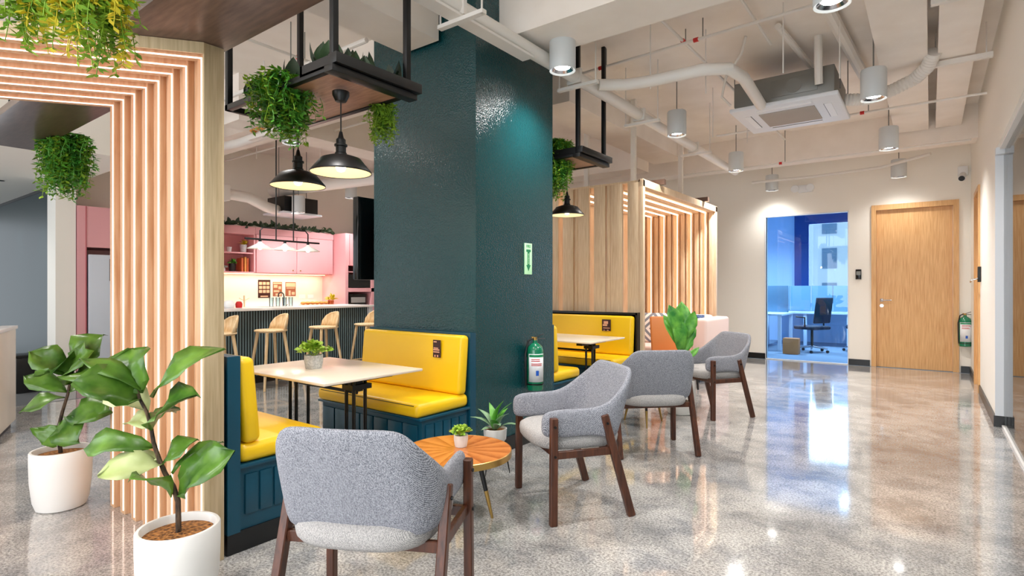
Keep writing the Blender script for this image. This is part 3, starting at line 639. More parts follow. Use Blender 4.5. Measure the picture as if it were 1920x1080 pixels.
for sx in (-.2,.2):
    for sy in (-.3,.08): MB().tube([(sx,sy,.35),(sx*1.1,sy*1.1,0)],.012,8).build('leg','black_metal',t)
t=thing('side_table','small low side table with black top in the pod','table',(-3.16,6.85,0))
MB().lathe([(0,.55),(.16,.55),(.16,.57),(0,.57)],n=32).build('top','black_metal',t)
for k in range(3): MB().tube([(.12*math.cos(k*2.1),.12*math.sin(k*2.1),.55),(.15*math.cos(k*2.1),.15*math.sin(k*2.1),0)],.007,6).build('leg','black_metal',t)
#PART2
# ================= KITCHEN =================
KX=-9.1; FX=-8.40
t=thing('bar_counter','long bar with white quartz top and dark vertical ribbed front','bar',(-7.05,3.2,0))
MB().bb(-7.6,-7.07,2.9,5.62,.1,.955).build('body','bar_dark',t,world=True)
MB().bb(-7.58,-7.08,2.9,5.6,0,.1).build('plinth','black',t,world=True)
mb=MB()
for i in range(74):
    y=2.92+i*.0365; mb.tube([(-7.068,y,.1),(-7.068,y,.95)],.0065,6)
mb.build('ribbed_front','bar_rib',t,world=True)
MB().bb(-7.75,-6.98,2.85,5.72,.955,.985,bev=.003).build('countertop','quartz',t,world=True)
MB().bb(-7.7,-7.02,5.62,5.69,0,.955).build('end_panel','steel_white',t,world=True)
# back counter and splash
t=thing('kitchen_counter','white back counter along the kitchen wall','counter',(-8.8,5,0))
MB().bb(KX,-8.5,4.02,6.18,.06,.88).build('cabinet_body','pink',t,world=True); MB().bb(KX,-8.46,4.02,6.18,.88,.91).build('worktop','quartz',t,world=True)
tag(MB().bb(KX-.01,KX+.006,3.92,6.2,.912,1.485).build('backsplash','cream_splash'),'cream backsplash panel between counter and pink wall cabinets','backsplash')
t=thing('wall_cabinet','pink wall cabinets with two doors above the backsplash','cabinet',(-8.72,5.4,1.49))
MB().bb(KX,-8.76,4.72,6.19,1.49,2.235).build('carcass','pink',t,world=True)
for k in range(2):
    dr=MB().bb(-8.758,-8.74,4.735+k*.725,4.735+k*.725+.715,1.5,2.12,bev=.002).build('door','pink',t,world=True)
    kn=MB().lathe([(0,0),(.01,0),(.01,.012),(0,.012)],n=10).build('knob','brass',dr); kn.matrix_basis=Matrix.Translation((-8.74+8.72,(5.38 if k==0 else 5.52)-5.4,.06))@Matrix.Rotation(R(90),4,'Y')
MB().bb(-8.758,-8.74,4.72,6.19,2.125,2.235).build('top_fascia','pink',t,world=True)
MB().bb(-8.98,-8.94,4.1,6.15,1.478,1.487).build('light_strip','led_yellow',t,world=True)
t=thing('open_shelf','pink open shelf unit left of the wall cabinets','shelf',(-8.9,4.3,1.49))
MB().bb(KX,KX+.02,4.0,4.72,1.49,2.235).bb(KX,-8.74,4.0,4.715,2.11,2.235).bb(KX,-8.74,4.0,4.715,1.49,1.51).bb(KX,-8.74,4.69,4.715,1.5,2.12).build('carcass','pink',t,world=True)
MB().bb(KX,-8.76,4.0,4.69,1.80,1.82).build('shelf_board','pink',t,world=True)
# under-cabinet light
l=bpy.data.lights.new('under_cabinet_light','AREA'); l.shape='RECTANGLE'; l.size=.06; l.size_y=2.0; l.energy=4.5; l.color=(1,.94,.68)
o=bpy.data.objects.new('under_cabinet_light',l); o.location=(-8.93,5.1,1.47); col.objects.link(o)
# tall units
t=thing('tall_cabinet','tall pink cabinet with oven and coffee machine niches at the right of the kitchen','cabinet',(FX,6.2,0))
c_=MB().bb(KX,FX,6.2,6.26,0,2.235).bb(KX,FX,6.26,7.6,1.66,2.235).bb(KX,FX,6.26,7.6,0,.36).bb(KX,FX,6.26,7.6,1.18,1.25).bb(KX,KX+.05,6.26,7.6,0,2.2).bb(KX,FX,6.78,7.6,0,2.235)
c_.build('carcass','pink',t,world=True)
MB().bb(FX-.04,FX-.02,6.27,6.77,1.26,1.5).build('microwave_front','black_gloss',t,world=True)
MB().bb(FX-.3,FX-.04,6.27,6.77,1.26,1.5).build('microwave_body','grey_metal',t,world=True)
MB().bb(FX-.35,FX-.01,6.27,6.77,1.535,1.55).build('niche_shelf','pink',t,world=True)
MB().bb(FX,FX+.006,6.285,6.29,1.67,2.22).bb(FX,FX+.004,6.26,7.6,1.655,1.66).build('door_gap','pink_dark',t,world=True)
t=thing('coffee_machine','black and steel coffee machine in the tall pink cabinet','coffee machine',(FX-.2,6.52,.36))
MB().bb(-.15,.14,-.2,.2,.0,.78,bev=.01).build('body','black_gloss',t); MB().bb(.141,.15,-.16,.16,.62,.72).build('control_panel','chrome',t)
for k in (-.08,0,.08): MB().tube([(.16,k,.58),(.16,k,.52)],.018,8).build('spout','chrome',t)
# left tall cabinet + fridge
t=thing('tall_cabinet','tall pink cabinet around the fridge at the left end of the kitchen','cabinet',(FX,2.27,0))
MB().bb(KX,FX,2.27,2.36,0,2.27).bb(KX,FX,2.36,4.0,1.76,2.27).bb(KX,FX,3.2,3.98,0,1.76).bb(KX,KX+.04,2.3,4,0,1.8).build('carcass','pink',t,world=True)
MB().bb(FX,FX+.006,2.352,2.362,0,2.27).build('door_gap','pink_dark',t,world=True)
t=thing('fridge','pale grey fridge in the pink cabinet, left of the slatted portal','fridge',(-8.7,2.8,0))
MB().bb(-.28,.24,-.38,.36,.02,1.67,bev=.01).build('body','black',t); MB().bb(.24,.33,-.42,.38,.03,1.67,bev=.008).build('door','fridge',t); MB().bb(.311,.335,.3,.32,.8,1.4).build('handle','chrome',t)
notice('fridge_poster','dark picture poster on the fridge door',(-8.368,2.66,1.48),.13,.28,'x+',[(.1,.9,.82,.92),(.1,.5,.6,.76),(.55,.9,.6,.76),(.1,.9,.4,.52),(.3,.6,.08,.3)])
# posters on splash
notice('wall_poster','leftmost kitchen poster, dark red with rows of pale pictures',(KX+.008,5.06,1.235),.22,.31,'x+',[(.08+.3*i,.32+.3*i,.28+.22*j,.44+.22*j) for i in range(3) for j in range(3)]+[(.2,.8,.06,.12)])
notice('wall_poster','middle kitchen poster, brown picture print',(KX+.008,5.3,1.23),.17,.25,'x+',[(.05,.95,.86,.96),(.1,.5,.6,.8),(.6,.9,.5,.7),(.1,.7,.3,.42),(.3,.9,.05,.2)],'poster_mix')
notice('wall_poster','rightmost kitchen poster, brown with white lettering block',(KX+.008,5.55,1.23),.2,.25,'x+',[(.05,.95,.66,.94),(.1,.9,.55,.6),(.3,.5,.05,.4),(.6,.9,.1,.3)],'poster_mix')
for y in (5.78,5.95): tag(MB().bb(KX+.006,KX+.014,y-.06,y+.06,1.06,1.13,bev=.002).build('wall_socket','label_white'),'white socket plate on the backsplash, '+('nearer the faucet' if y<5.9 else 'beside the tall pink cabinet'),'socket','kitchen sockets')
t=thing('faucet','black gooseneck kitchen faucet','faucet',(-8.72,5.2,.911))
MB().tube([(0,0,0),(0,0,.2),(0,-.01,.24),(0,-.035,.262),(0,-.07,.262),(0,-.095,.24),(0,-.1,.19)],.011,10).tube([(0,0,0),(0,0,.03)],.018,12).build('spout','black',t); MB().tube([(0,.02,.03),(0,.07,.06)],.006,8).build('lever','black',t)
t=thing('bread_basket','long wicker tray of bread rolls on the kitchen counter','basket',(-8.62,5.75,.911))
MB().bb(-.1,.1,-.3,.3,0,.05,bev=.02).build('tray','bread',t)
for k in range(6): tag(MB().lathe([(0,0),(.04,.012),(.045,.03),(.03,.05),(0,.055)],n=12,sx=1.2).build('bread_roll','bread'),['first bread roll in the wicker tray, nearest the faucet','second bread roll in the wicker tray','third bread roll in the wicker tray','fourth bread roll in the wicker tray','fifth bread roll in the wicker tray','last bread roll in the wicker tray, beside the yellow green plant'][k],'bread','bread rolls in the tray').location=(-8.62,5.5+k*.09,.962)
def tuft(name,label,loc,n,rad,lw,m,pot=None,cat='plant'):
    t=thing(name,label,cat,loc); mb=MB()
    for i in range(n):
        a=random.random()*6.3; e=random.random()*1.4; d=Vector((math.cos(a)*math.cos(e),math.sin(a)*math.cos(e),math.sin(e)))
        mb.leaf(d*rad*.2,d*rad*random.uniform(.6,1),lw,(random.random(),random.random(),1),shape='lance')
    mb.build('foliage',m,t)
    if pot: MB().lathe([(0,-.12),(.045,-.12),(.055,0),(0,0)],n=16).build('pot',pot,t)
    return t
tuft('potted_plant','yellow green plant at the right end of the kitchen counter',(-8.62,6.05,1.03),60,.15,.03,'fern_yellow','terracotta')
tuft('potted_plant','green plant on the upper pink open shelf',(-8.9,4.6,1.95),50,.1,.03,'fern_yellow','pot_grey')
tuft('potted_plant','dark leafy plant in the lower pink open shelf',(-8.9,4.42,1.64),50,.1,.03,'leaf_mid','black')
for y,h,m in ((4.55,.22,'terracotta'),(4.6,.24,'bread'),(4.64,.22,'terracotta')): tag(MB().bb(-8.98,-8.83,y-.014,y+.014,1.511,1.511+h).build('book',m),{4.55:'first thin brown book from the left',4.6:'tallest tan book',4.64:'brown book against the side'}[y]+' on the lower pink shelf','book','books on the pink shelf')
for y,z,lab in ((4.1,1.511,'lower white stack of plates on the pink shelf'),): 
    tag(MB().lathe([(0,0),(.09,0),(.1,.02),(.1,.03),(.1,.06),(0,.06)],n=24).build('plate_stack','label_white'),lab,'plates').location=(-8.9,y+.1,z)
tag(MB().bb(-8.98,-8.82,4.08,4.2,1.821,1.95,bev=.01).build('storage_box','label_white'),'white box on the upper pink shelf','box')
tag(MB().lathe([(0,0),(.03,0),(.04,.08),(.035,.08),(.03,.01),(0,.01)],n=16).build('mug','label_white'),'white mug on the upper pink shelf','mug').location=(-8.88,4.36,1.821)
tag(MB().bb(-8.98,-8.8,4.02,4.3,1.573,1.6).build('tray','grey_metal'),'grey tray on the plates of the lower shelf','tray')
# bar items left
t=thing('mug_tree','small wooden mug tree on the kitchen counter','mug tree',(-8.6,4.46,.911))
MB().tube([(0,0,0),(0,0,.22)],.012,8).tube([(0,0,.14),(0,.08,.18)],.006,6).tube([(0,0,.14),(0,-.08,.18)],.006,6).lathe([(0,0),(.05,0),(.05,.012),(0,.012)],n=16).build('stand','stool_wood',t)
tag(MB().lathe([(0,0),(.05,0),(.07,.03),(.07,.06),(.05,.09),(.02,.1),(0,.1)],n=20).build('teapot','label_white'),'rounded white pot on the bar, left end','pot').location=(-7.45,3.66,.986)
tag(MB().lathe([(0,0),(.04,0),(.045,.05),(.03,.08),(0,.085)],n=16).build('jar','red'),'small red jar on the bar beside the white pot','jar').location=(-7.45,3.79,.986)
for k in range(4):
    tag(MB().lathe([(0,0),(.026,0),(.03,.13),(.027,.13),(.024,.008),(0,.008)],n=16).build('drinking_glass','glass_clear'),['tall clear glass on the bar, under the left edge of the left poster','tall clear glass on the bar, second from the left','tall clear glass on the bar, third from the left','tall clear glass on the bar nearest the faucet'][k],'glass','glasses on the bar').location=(-7.5,4.28+k*.1,.986)
# vine on cabinets
mb=MB(); y=3.7
pts=[(-8.76,3.6+i*.09,2.26+.015*math.sin(i*1.7)) for i in range(29)]
mb.tube(pts,.008,6)
for i in range(120):
    p=Vector(random.choice(pts)); d=Vector((random.uniform(-.3,.6),random.uniform(-1,1),random.uniform(-.1,1))).normalized()
    mb.leaf(p,p+d*random.uniform(.07,.13),.055,(1,random.uniform(-1,1),.3),shape='oval')
tag(mb.build('trailing_vine','leaf_dark'),'dark leafy vine lying along the top of the pink cabinets','vine')
# bar stools
def make_stool():
    t=thing('bar_stool','light wooden bar stool at the ribbed bar','bar stool',(0,0,0),0,'light wooden bar stools')
    MB().lathe([(0,.70),(.17,.70),(.19,.71),(.195,.722),(.185,.732),(0,.735)],n=36).build('seat','stool_wood',t)
    rows=[]
    for z,k in ((.71,1.0),(.80,.98),(.87,.86),(.91,.66),(.925,.4)):
        rows.append([(.17*math.cos(a)+.03+(z-.71)*.22-.02,.19*math.sin(a)*k,z) for a in [(-70+140*q/10)*PI/180*k for q in range(11)]])
    g_=MB(); g_.grid(rows); g_.build('backrest','stool_wood',t,solid=.014)
    for sx,sy in ((1,1),(1,-1),(-1,1),(-1,-1)): MB().tube([(sx*.11,sy*.11,.705),(sx*.19,sy*.19,0)],[.02,.014],10).build('leg','stool_wood',t)
    q=.165
    for a,b in (((q,q),(q,-q)),((-q,q),(-q,-q)),((q,q),(-q,q)),((q,-q),(-q,-q))): MB().tube([(*a,.2),(*b,.2)],.009,8).build('stretcher','stool_wood',t)
    return t
st=make_stool(); sl=['light wooden bar stool at the left, partly hidden by the portal post','light wooden bar stool second from the left at the ribbed bar','light wooden bar stool third from the left, behind the small pot on the booth table','light wooden bar stool at the right, partly hidden by the yellow bench']
st['label']=sl[0]; st.location=(-6.6,3.12,0); st.rotation_euler=(0,0,PI/2)
for i,y in enumerate((3.76,4.52,5.26)): dup(st,(-6.6,y,0),PI/2,sl[i+1])
# linear pendant
t=thing('linear_pendant','dark metal bar pendant with three clear cone shades over the bar','pendant lamp',(-6.6,3.95,1.85))
MB().tube([(0,-.52,0),(0,.5,0)],.012,8).build('bar','black_metal',t)
MB().tube([(0,-.33,-.02),(0,-.33,.11),(0,-.29,.15),(0,.29,.15),(0,.33,.11),(0,.33,-.02)],.009,8).build('loop','black_metal',t)
for y in (-.12,.12): MB().tube([(0,y,0),(0,y,CZ-1.85)],.008,6).build('rod','black_metal',t)
def spot(name,loc,e,size=R(120),blend=.8,c=(1,.95,.87),r=.05,rot=(0,0,0)):
    l=bpy.data.lights.new(name,'SPOT'); l.energy=e; l.spot_size=size; l.spot_blend=blend; l.color=c; l.shadow_soft_size=r
    o=bpy.data.objects.new(name,l); o.location=loc; o.rotation_euler=rot; col.objects.link(o); return o
def point(name,loc,e,c=(1,.9,.75),r=.03):
    l=bpy.data.lights.new(name,'POINT'); l.energy=e; l.color=c; l.shadow_soft_size=r
    o=bpy.data.objects.new(name,l); o.location=loc; col.objects.link(o); return o
for y in (-.33,0,.33):
    s_=MB().lathe([(.02,-.03),(.03,-.05),(.15,-.115)],n=28).build('shade','glass_lamp',t,solid=.002); s_.location=(0,y,0)
    b_=MB().lathe([(0,-.13),(.02,-.12),(.026,-.1),(.018,-.07),(0,-.06)],n=14).build('bulb','lamp_glow',t); b_.location=(0,y,0)
    MB().tube([(0,y,0),(0,y,-.05)],.018,10).build('socket','black_metal',t)
    point('bulb_light',(-6.6,3.95+y,1.70),3)
# ================= LIGHTS =================
def cyl_light(x,y,label,z=2.9,e=92,first=[None],top=CZ):
    if first[0] is None:
        t=thing('cylinder_light',label,'ceiling light',(x,y,z),0,'white cylinder ceiling lights')
        MB().lathe([(.083,.01),(.098,.0),(.1,.004),(.1,.25),(.094,.262),(0,.262)],n=36).build('housing','light_body',t)
        MB().lathe([(.084,.012),(.06,.04),(.0,.042)],n=32).build('reflector','chrome',t)
        MB().lathe([(0,.026),(.056,.026)],n=24).build('lens','cool_glow',t)
        MB().tube([(0,0,.26),(0,0,CZ-2.9)],.006,6).build('cord','grey_metal',t)
        first[0]=t
    else:
        t=dup(first[0],(x,y,z),0,label)
        if z!=2.9:
            for c in t.children:
                if c.name.startswith('cord'): k=(CZ-z-.26)/.39; c.scale=(1,1,k); c.location=(0,0,.26-.26*k)
    if e: spot('lamp_beam',(x,y,z+.0),e,R(140),.9,(1,.975,.945),.07)
    return t
cyl_light(-2.24,3.62,'white cylinder ceiling light nearest the column, in front of the white conduit')
cyl_light(-2.2,5.9,'white cylinder ceiling light second in the left corridor row, below the air conditioner level')
cyl_light(-2.2,8.2,'white cylinder ceiling light third in the left corridor row',e=150)
cyl_light(-2.15,10.2,'small cylinder ceiling light nearest the emergency lamp on the end wall',e=34)
cyl_light(-.46,3.72,'cylinder ceiling light cut by the top edge, nearest in the right row')
cyl_light(-.40,5.8,'white cylinder ceiling light just right of the air conditioner')
cyl_light(-.40,8.0,'cylinder ceiling light in front of the far beam, above the oak door',e=150)
cyl_light(-.38,10.1,'farthest cylinder ceiling light, directly above the oak door',e=34)
cyl_light(-5.85,3.58,'cylinder ceiling light behind the planter frame, beside the hanging greenery')
cyl_light(-8.0,6.02,'cylinder ceiling light over the kitchen, left of the teal column',z=2.8)
cyl_light(-8.05,5.05,'white cylinder light in front of the black air unit above the kitchen',z=2.45)
for x,y in ((-2.2,1.3),(-.45,1.4),(-2.2,-1),(-.45,-1)): spot('corridor_fill',(x,y,3.1),85,R(140),.9,(1,.975,.945),.07)  # unseen beams continuing both lamp rows, added for light without fixtures
for x,y in ((-5.4,.6),(-7.6,-.6),(-9.2,1.2),(-10.8,1.0),(-5.2,-1.6)): spot('lobby_fill',(x,y,2.56),32,R(130),.9,(1,.95,.88),.05)  # added to light the lobby side, set apart from the downlight discs
for i,(x,y) in enumerate(((-9.2,1.7),(-10.6,1.6),(-8.2,.9))):
    tag(MB().lathe([(0,-.004),(.04,-.004),(.05,0),(.0,.0)],n=20).build('downlight','black'),['recessed downlight near the lobby pillar','recessed downlight at the left edge of the lobby ceiling','recessed downlight in the middle of the lobby ceiling'][i],'downlight').location=(x,y,2.578)
spot('wall_cone_fill',(-9.55,1.98,2.5),14,R(44),.5,(.9,.97,1),.03,(R(8),0,0)); spot('wall_cone_fill',(-10.7,1.98,2.5),10,R(44),.5,(.9,.97,1),.03,(R(8),0,0))  # added spots throwing light cones on the lobby wall, no fixtures
for x,y in ((-4.6,5.6),(-6.2,5.6),(-4.4,2.4)): spot('cafe_fill',(x,y,3.0),55,R(140),.9,(1,.97,.93),.08)  # added beams brightening the cafe; no lamp hangs at these points
for y in (6.5,7.8): spot('pod_fill',(-3.1,y,2.38),14,R(130),.9,(1,.82,.66),.1)  # hidden spots added inside the pod to strengthen the strip glow
# barn pendants
def barn(x,y,z,ztop,label,first=[None]):
    if first[0] is None:
        t=thing('barn_pendant',label,'pendant lamp',(x,y,z),0,'black barn pendant lamps')
        MB().lathe([(.17,0),(.168,.01),(.108,.082),(.06,.098),(.034,.104),(.032,.115)],n=44).build('shade_outer','black',t,solid=.002)
        MB().lathe([(.166,.003),(.104,.078),(.058,.092),(0,.096)],n=44).build('shade_inner','lamp_inner',t)
        MB().lathe([(.034,.085),(.034,.11),(.028,.115),(.028,.15),(.036,.152),(.036,.162),(.026,.166),(.026,.19),(.016,.2),(.008,.235),(0,.235)],n=20).build('socket','black',t)
        MB().lathe([(0,.005),(.02,.012),(.03,.035),(.02,.06),(0,.075)],n=16).build('bulb','lamp_glow',t)
        MB().tube([(0,0,.23),(0,0,ztop-z)],.004,6).build('cord','black',t)
        MB().lathe([(0,ztop-z-.06),(.03,ztop-z-.055),(.047,ztop-z-.02),(.047,ztop-z),(0,ztop-z)],n=24).build('canopy','black',t); first[0]=t
    else: t=dup(first[0],(x,y,z),0,label)
    point('pendant_bulb',(x,y,z-.02),1.3,(1,.86,.66),.03); return t
barn(-2.67,1.94,1.90,2.36,'black barn pendant nearer the column, over the white booth table')
barn(-3.24,2.03,1.90,2.36,'black barn pendant at the left, partly under the hanging greenery')
barn(-2.88,4.74,1.968,2.42,'black barn pendant beyond the column over the far booth')
# ================= PLANTER FRAMES =================
def frame_planter(x0,x1,y0,y1,z,label):
    t=thing('hanging_planter',label,'hanging planter',(x1,y0,z),0,'black hanging planter frames')
    s_=.035
    for a,b,c,d_ in ((x0,x1,y0,y0+s_),(x0,x1,y1-s_,y1),(x0,x0+s_,y0,y1)): MB().bb(a,b,c,d_,z-.02,z+.015,bev=.002).build('rail','black_metal',t,world=True)
    for x,y in ((x0+.018,y0+.018),(x1-.018,y0+.018),(x0+.018,y1-.018),(x1-.018,y1-.018)): MB().bb(x-.017,x+.017,y-.017,y+.017,z,(3.1 if (y<1.9 and x>-2.9) else CZ),bev=.002).build('post','black_metal',t,world=True)
    MB().bb(x0+.22,x1-.03,y0+.03,y1-.03,z-.012,z+.0).build('underside_board','board_wood',t,world=True)
    MB().bb(x1-.05,x1+.02,y0-.02,y1+.03,z-.035,z+.0,bev=.002).bb(x1-.03,x1+.04,y0-.01,y1+.05,z+.005,z+.06,bev=.002).bb(x1-.3,x1-.28,y0,y1,z,z+.06).bb(x1-.3,x1,y0+.0,y0+.02,z,z+.06).build('trough','black',t,world=True)
    return t
frame_planter(-3.6,-2.46,1.74,2.28,2.4,'black metal hanging planter frame with wooden underside over the near booth')
frame_planter(-3.6,-2.48,4.28,4.8,2.44,'black hanging planter frame beyond the column over the far booth')
def broad(loc,label,n=9,h=.16):
    t=thing('broadleaf_plant',label,'plant',loc); mb=MB()
    for i in range(n):
        a=i*2.4; tl=random.uniform(.3,.9)*h; d=Vector((math.cos(a)*tl*.6,math.sin(a)*tl*.6,h*random.uniform(.5,1)))
        mb.leaf((0,0,0),d,.10,(math.cos(a),math.sin(a),.3),shape='oval',curl=.1)
    mb.build('foliage','leaf_dark',t); return t
for i,(x,y) in enumerate(((-2.62,1.82),(-2.6,1.93),(-2.6,2.04),(-2.6,2.2),(-3.4,1.85),(-3.0,1.85))):
    broad((x,y,2.42),['dark broadleaf plant at the near corner of the planter frame','dark broadleaf plant second along the trough','dark broadleaf plant in the middle of the trough','dark broadleaf plant at the far end of the trough by the column','dark broadleaf plant at the left end of the planter frame','dark broadleaf plant behind the bushy hanging fern'][i],h=.19)
# hanging greenery: strands with small leaflets
def hanging(name,label,c,ext,length,ns,lw,mats,seed,bulge=.05,spread=.5,keep=None):
    rnd=random.Random(seed); t=thing(name,label,'hanging plant',c); mbs=[MB() for _ in mats]
    for i in range(ns):
        x=rnd.uniform(-1,1)*ext[0]; y=rnd.uniform(-1,1)*ext[1]; ln=length*rnd.uniform(.45,1)*(1-.35*abs(x/ext[0] if ext[0] else 0))
        a=rnd.random()*6.3; k=rnd.randrange(len(mats)); pts=[]
        n=max(4,int(ln/(lw*.55)))
        for j in range(n+1):
            f=j/n; o=bulge*math.sin(min(f*4,PI/2)); pts.append(Vector((x+math.cos(a)*o+.012*math.sin(f*7+i),y+math.sin(a)*o+.012*math.cos(f*6+i),.03*math.sin(f*PI)-ln*f)))
        mb=mbs[0] if True else None
        mb=mbs[k]
        mb.tube(pts,.0016,3)
        for j,p in enumerate(pts):
            for q in range(3):
                b=rnd.random()*6.3; d=Vector((math.cos(b),math.sin(b),rnd.uniform(-.9,.3))).normalized()
                l_=lw*rnd.uniform(.7,1.2)
                sd=d.cross(Vector((0,0,1))).normalized(); nn=sd.cross(d); sd=(sd+nn*rnd.uniform(-.6,.6)).normalized()*l_*.22
                A_=p; m_=p+d*l_*.5; B_=p+d*l_
                v=[mb.bm.verts.new(u) for u in (A_,m_+sd,B_,m_-sd)]; mb.bm.faces.new(v)
    for mb,m in zip(mbs,mats): mb.build('foliage',m,t,smooth=0)
    return t
hanging('hanging_fern','bushy bright green fern hanging from the left of the black planter frame',(-3.02,1.80,2.47),(.13,.12),.40,150,.04,['fern_bright','leaf_mid'],3,.06)
hanging('hanging_fern','small green fern hanging from the trough beside the column',(-2.76,2.30,2.40),(.05,.05),.26,60,.035,['fern_bright'],4,.04)
hanging('hanging_fern','dense green fern hanging at the right edge of the column over the far booth',(-2.82,4.42,2.62),(.12,.12),.56,200,.04,['leaf_mid','fern_bright'],5,.06)
hanging('hanging_fern','green fern hanging from the far corner of the brown canopy',(-5.25,1.34,2.40),(.17,.10),.5,200,.045,['fern_bright','leaf_mid'],6,.05)
hanging('hanging_fern','green fern trailing beside the left edge of the pink shelves',(-8.6,3.98,2.28),(.06,.06),.55,60,.05,['fern_yellow'],8,.04)
def trough(a,b):
    pass
p1=at(55,-150,1.9); p2=at(185,-150,1.85)
t=thing('planter_trough','dark trough above the picture that the near hanging ferns grow from','planter',((p1+p2)/2))
mid=(p1+p2)/2; mid.z=2.5; t.location=mid; t.matrix_basis=Matrix.Translation(mid)
dv=(p2-p1); ang=math.atan2(dv.y,dv.x); MB().box((0,0,.04),(.75,.16,.1),rz=ang,bev=.004).build('box','black',t)
MB().tube([(.2*math.cos(ang),.2*math.sin(ang),.08),(.2*math.cos(ang),.2*math.sin(ang),.6)],.006,6).build('rod','black_metal',t); MB().tube([(-.2*math.cos(ang),-.2*math.sin(ang),.08),(-.2*math.cos(ang),-.2*math.sin(ang),.6)],.006,6).build('rod','black_metal',t)
for nm,(u,v,d_),ex,ln,nsd,lab in (('a',(52,-120,1.9),.08,.40,80,'yellow green fern hanging at the top left corner over the slatted header'),('b',(178,-120,1.85),.12,.52,150,'larger bright fern hanging over the slatted header, second from the left')):
    p=at(u,v,d_); hanging('hanging_fern',lab,(p.x,p.y,2.49),(ex,ex*.7),ln+.05,nsd,.034,['fern_bright','fern_yellow','fern_bright'],11+nsd,.03)
# ================= CEILING SERVICES =================
def duct(name,label,mb,m='ceiling_paint',cat='duct'): return tag(mb.build(name,m),label,cat)
duct('air_duct','wide boxed white duct along the ceiling, left of the narrower one',MB().bb(-.38,-.02,3.76,8.98,3.3,3.5,bev=.004))
duct('air_duct','narrow boxed white duct along the ceiling nearest the right wall',MB().bb(.05,.31,3.76,8.98,3.3,3.5,bev=.004))
for y,l in ((4.9,'nearer bracket channel carrying the narrow duct'),(6.3,'farther bracket channel carrying the narrow duct')):
    tag(MB().bb(-.0,.43,y,y+.045,3.24,3.285).bb(.03,.04,y+.01,y+.02,3.28,CZ).bb(.38,.39,y+.01,y+.02,3.28,CZ).build('bracket_channel','pipe_white'),l,'bracket','duct bracket channels')
# main conduit with tray
t=thing('pipe_run','large white insulated pipe with tray running down the corridor ceiling','pipe',(-2.42,1,3.0))
MB().tube([(-2.40,-1,3.03),(-2.40,8.9,3.03)],.053,16).build('pipe','pipe_white',t,world=True)
MB().bb(-2.455,-2.35,-1,3.4,2.955,2.972).build('tray','pipe_white',t,world=True)
for i,y in enumerate((2.6,4.05,5.35,7.0)):
    MB().bb(-2.56,-2.18,y,y+.04,2.93,2.955).bb(-2.55,-2.542,y+.01,y+.02,2.93,(3.1 if y<3 else CZ)).bb(-2.2,-2.192,y+.01,y+.02,2.93,CZ).box((-2.40,y+.02,3.03),(.13,.03,.12)).build('support_channel','pipe_white',t,world=True)
tag(MB().tube([(-2.33,4.36,3.03),(-2.16,4.52,3.04),(-1.95,4.6,3.05),(-1.5,4.62,3.05),(-1.33,4.75,3.06),(-1.28,5.0,3.05),(-1.32,5.8,3.03)],.05,16).build('branch_pipe','pipe_white'),'thick white branch pipe bending to the air conditioner','pipe')
# AC cassette
t=thing('air_conditioner','ceiling cassette air conditioner with white grille and grey metal body','air conditioner',(-1.14,6.25,3.0))
MB().bb(-.44,.44,-.42,.42,.04,.30,bev=.01).build('body','grey_metal',t)
MB().bb(-.1,.3,-.427,-.42,.09,.25,bev=.002).tube([(.1,-.43,.17),(.1,-.42,.17)],.07,24).build('embossed_plate','grey_metal',t)
MB().bb(-.475,.475,-.475,.475,.0,.04,bev=.012,seg=3).build('panel','steel_white',t)
MB().bb(-.25,.25,-.25,.25,-.008,.0,bev=.002).build('intake_grille','grille',t)
for a in range(4):
    o=MB().bb(-.24,.24,.33,.39,-.004,.0).build('louvre','label_white',t); o.rotation_euler=(0,0,a*PI/2)
    o=MB().bb(-.24,.24,.325,.33,-.003,.0).build('slot','black',t); o.rotation_euler=(0,0,a*PI/2)
for sx in (-.47,.47):
    for sy in (-.3,.3): MB().tube([(sx,sy,.1),(sx,sy,CZ-3.0)],.005,6).build('hanger_rod','grey_metal',t)
def pipe(name,label,pts,r,m='pipe_white',cat='pipe',grp=None,n=10): return tag(MB().tube(pts,r,n).build(name,m),label,cat,grp)
pipe('vertical_pipe','white pipe dropping from the ceiling into the air conditioner body',[(-.82,5.78,3.12),(-.82,5.76,3.2),(-.82,5.74,CZ)],.035)
pipe('drain_hose','thin white hose curving into the left side of the air conditioner',[(-1.58,5.7,3.05),(-1.66,5.68,3.15),(-1.6,5.6,3.3),(-1.4,5.4,3.42),(-1.35,5.35,CZ)],.012)
pipe('diagonal_pipe','white pipe slanting behind the air conditioner',[(-1.05,5.2,3.5),(-.9,6.6,3.42)],.028)
pipe('diagonal_pipe','wide white pipe slanting right of the air conditioner toward the beam',[(-.68,4.7,3.49),(-.52,7.4,3.44)],.05)
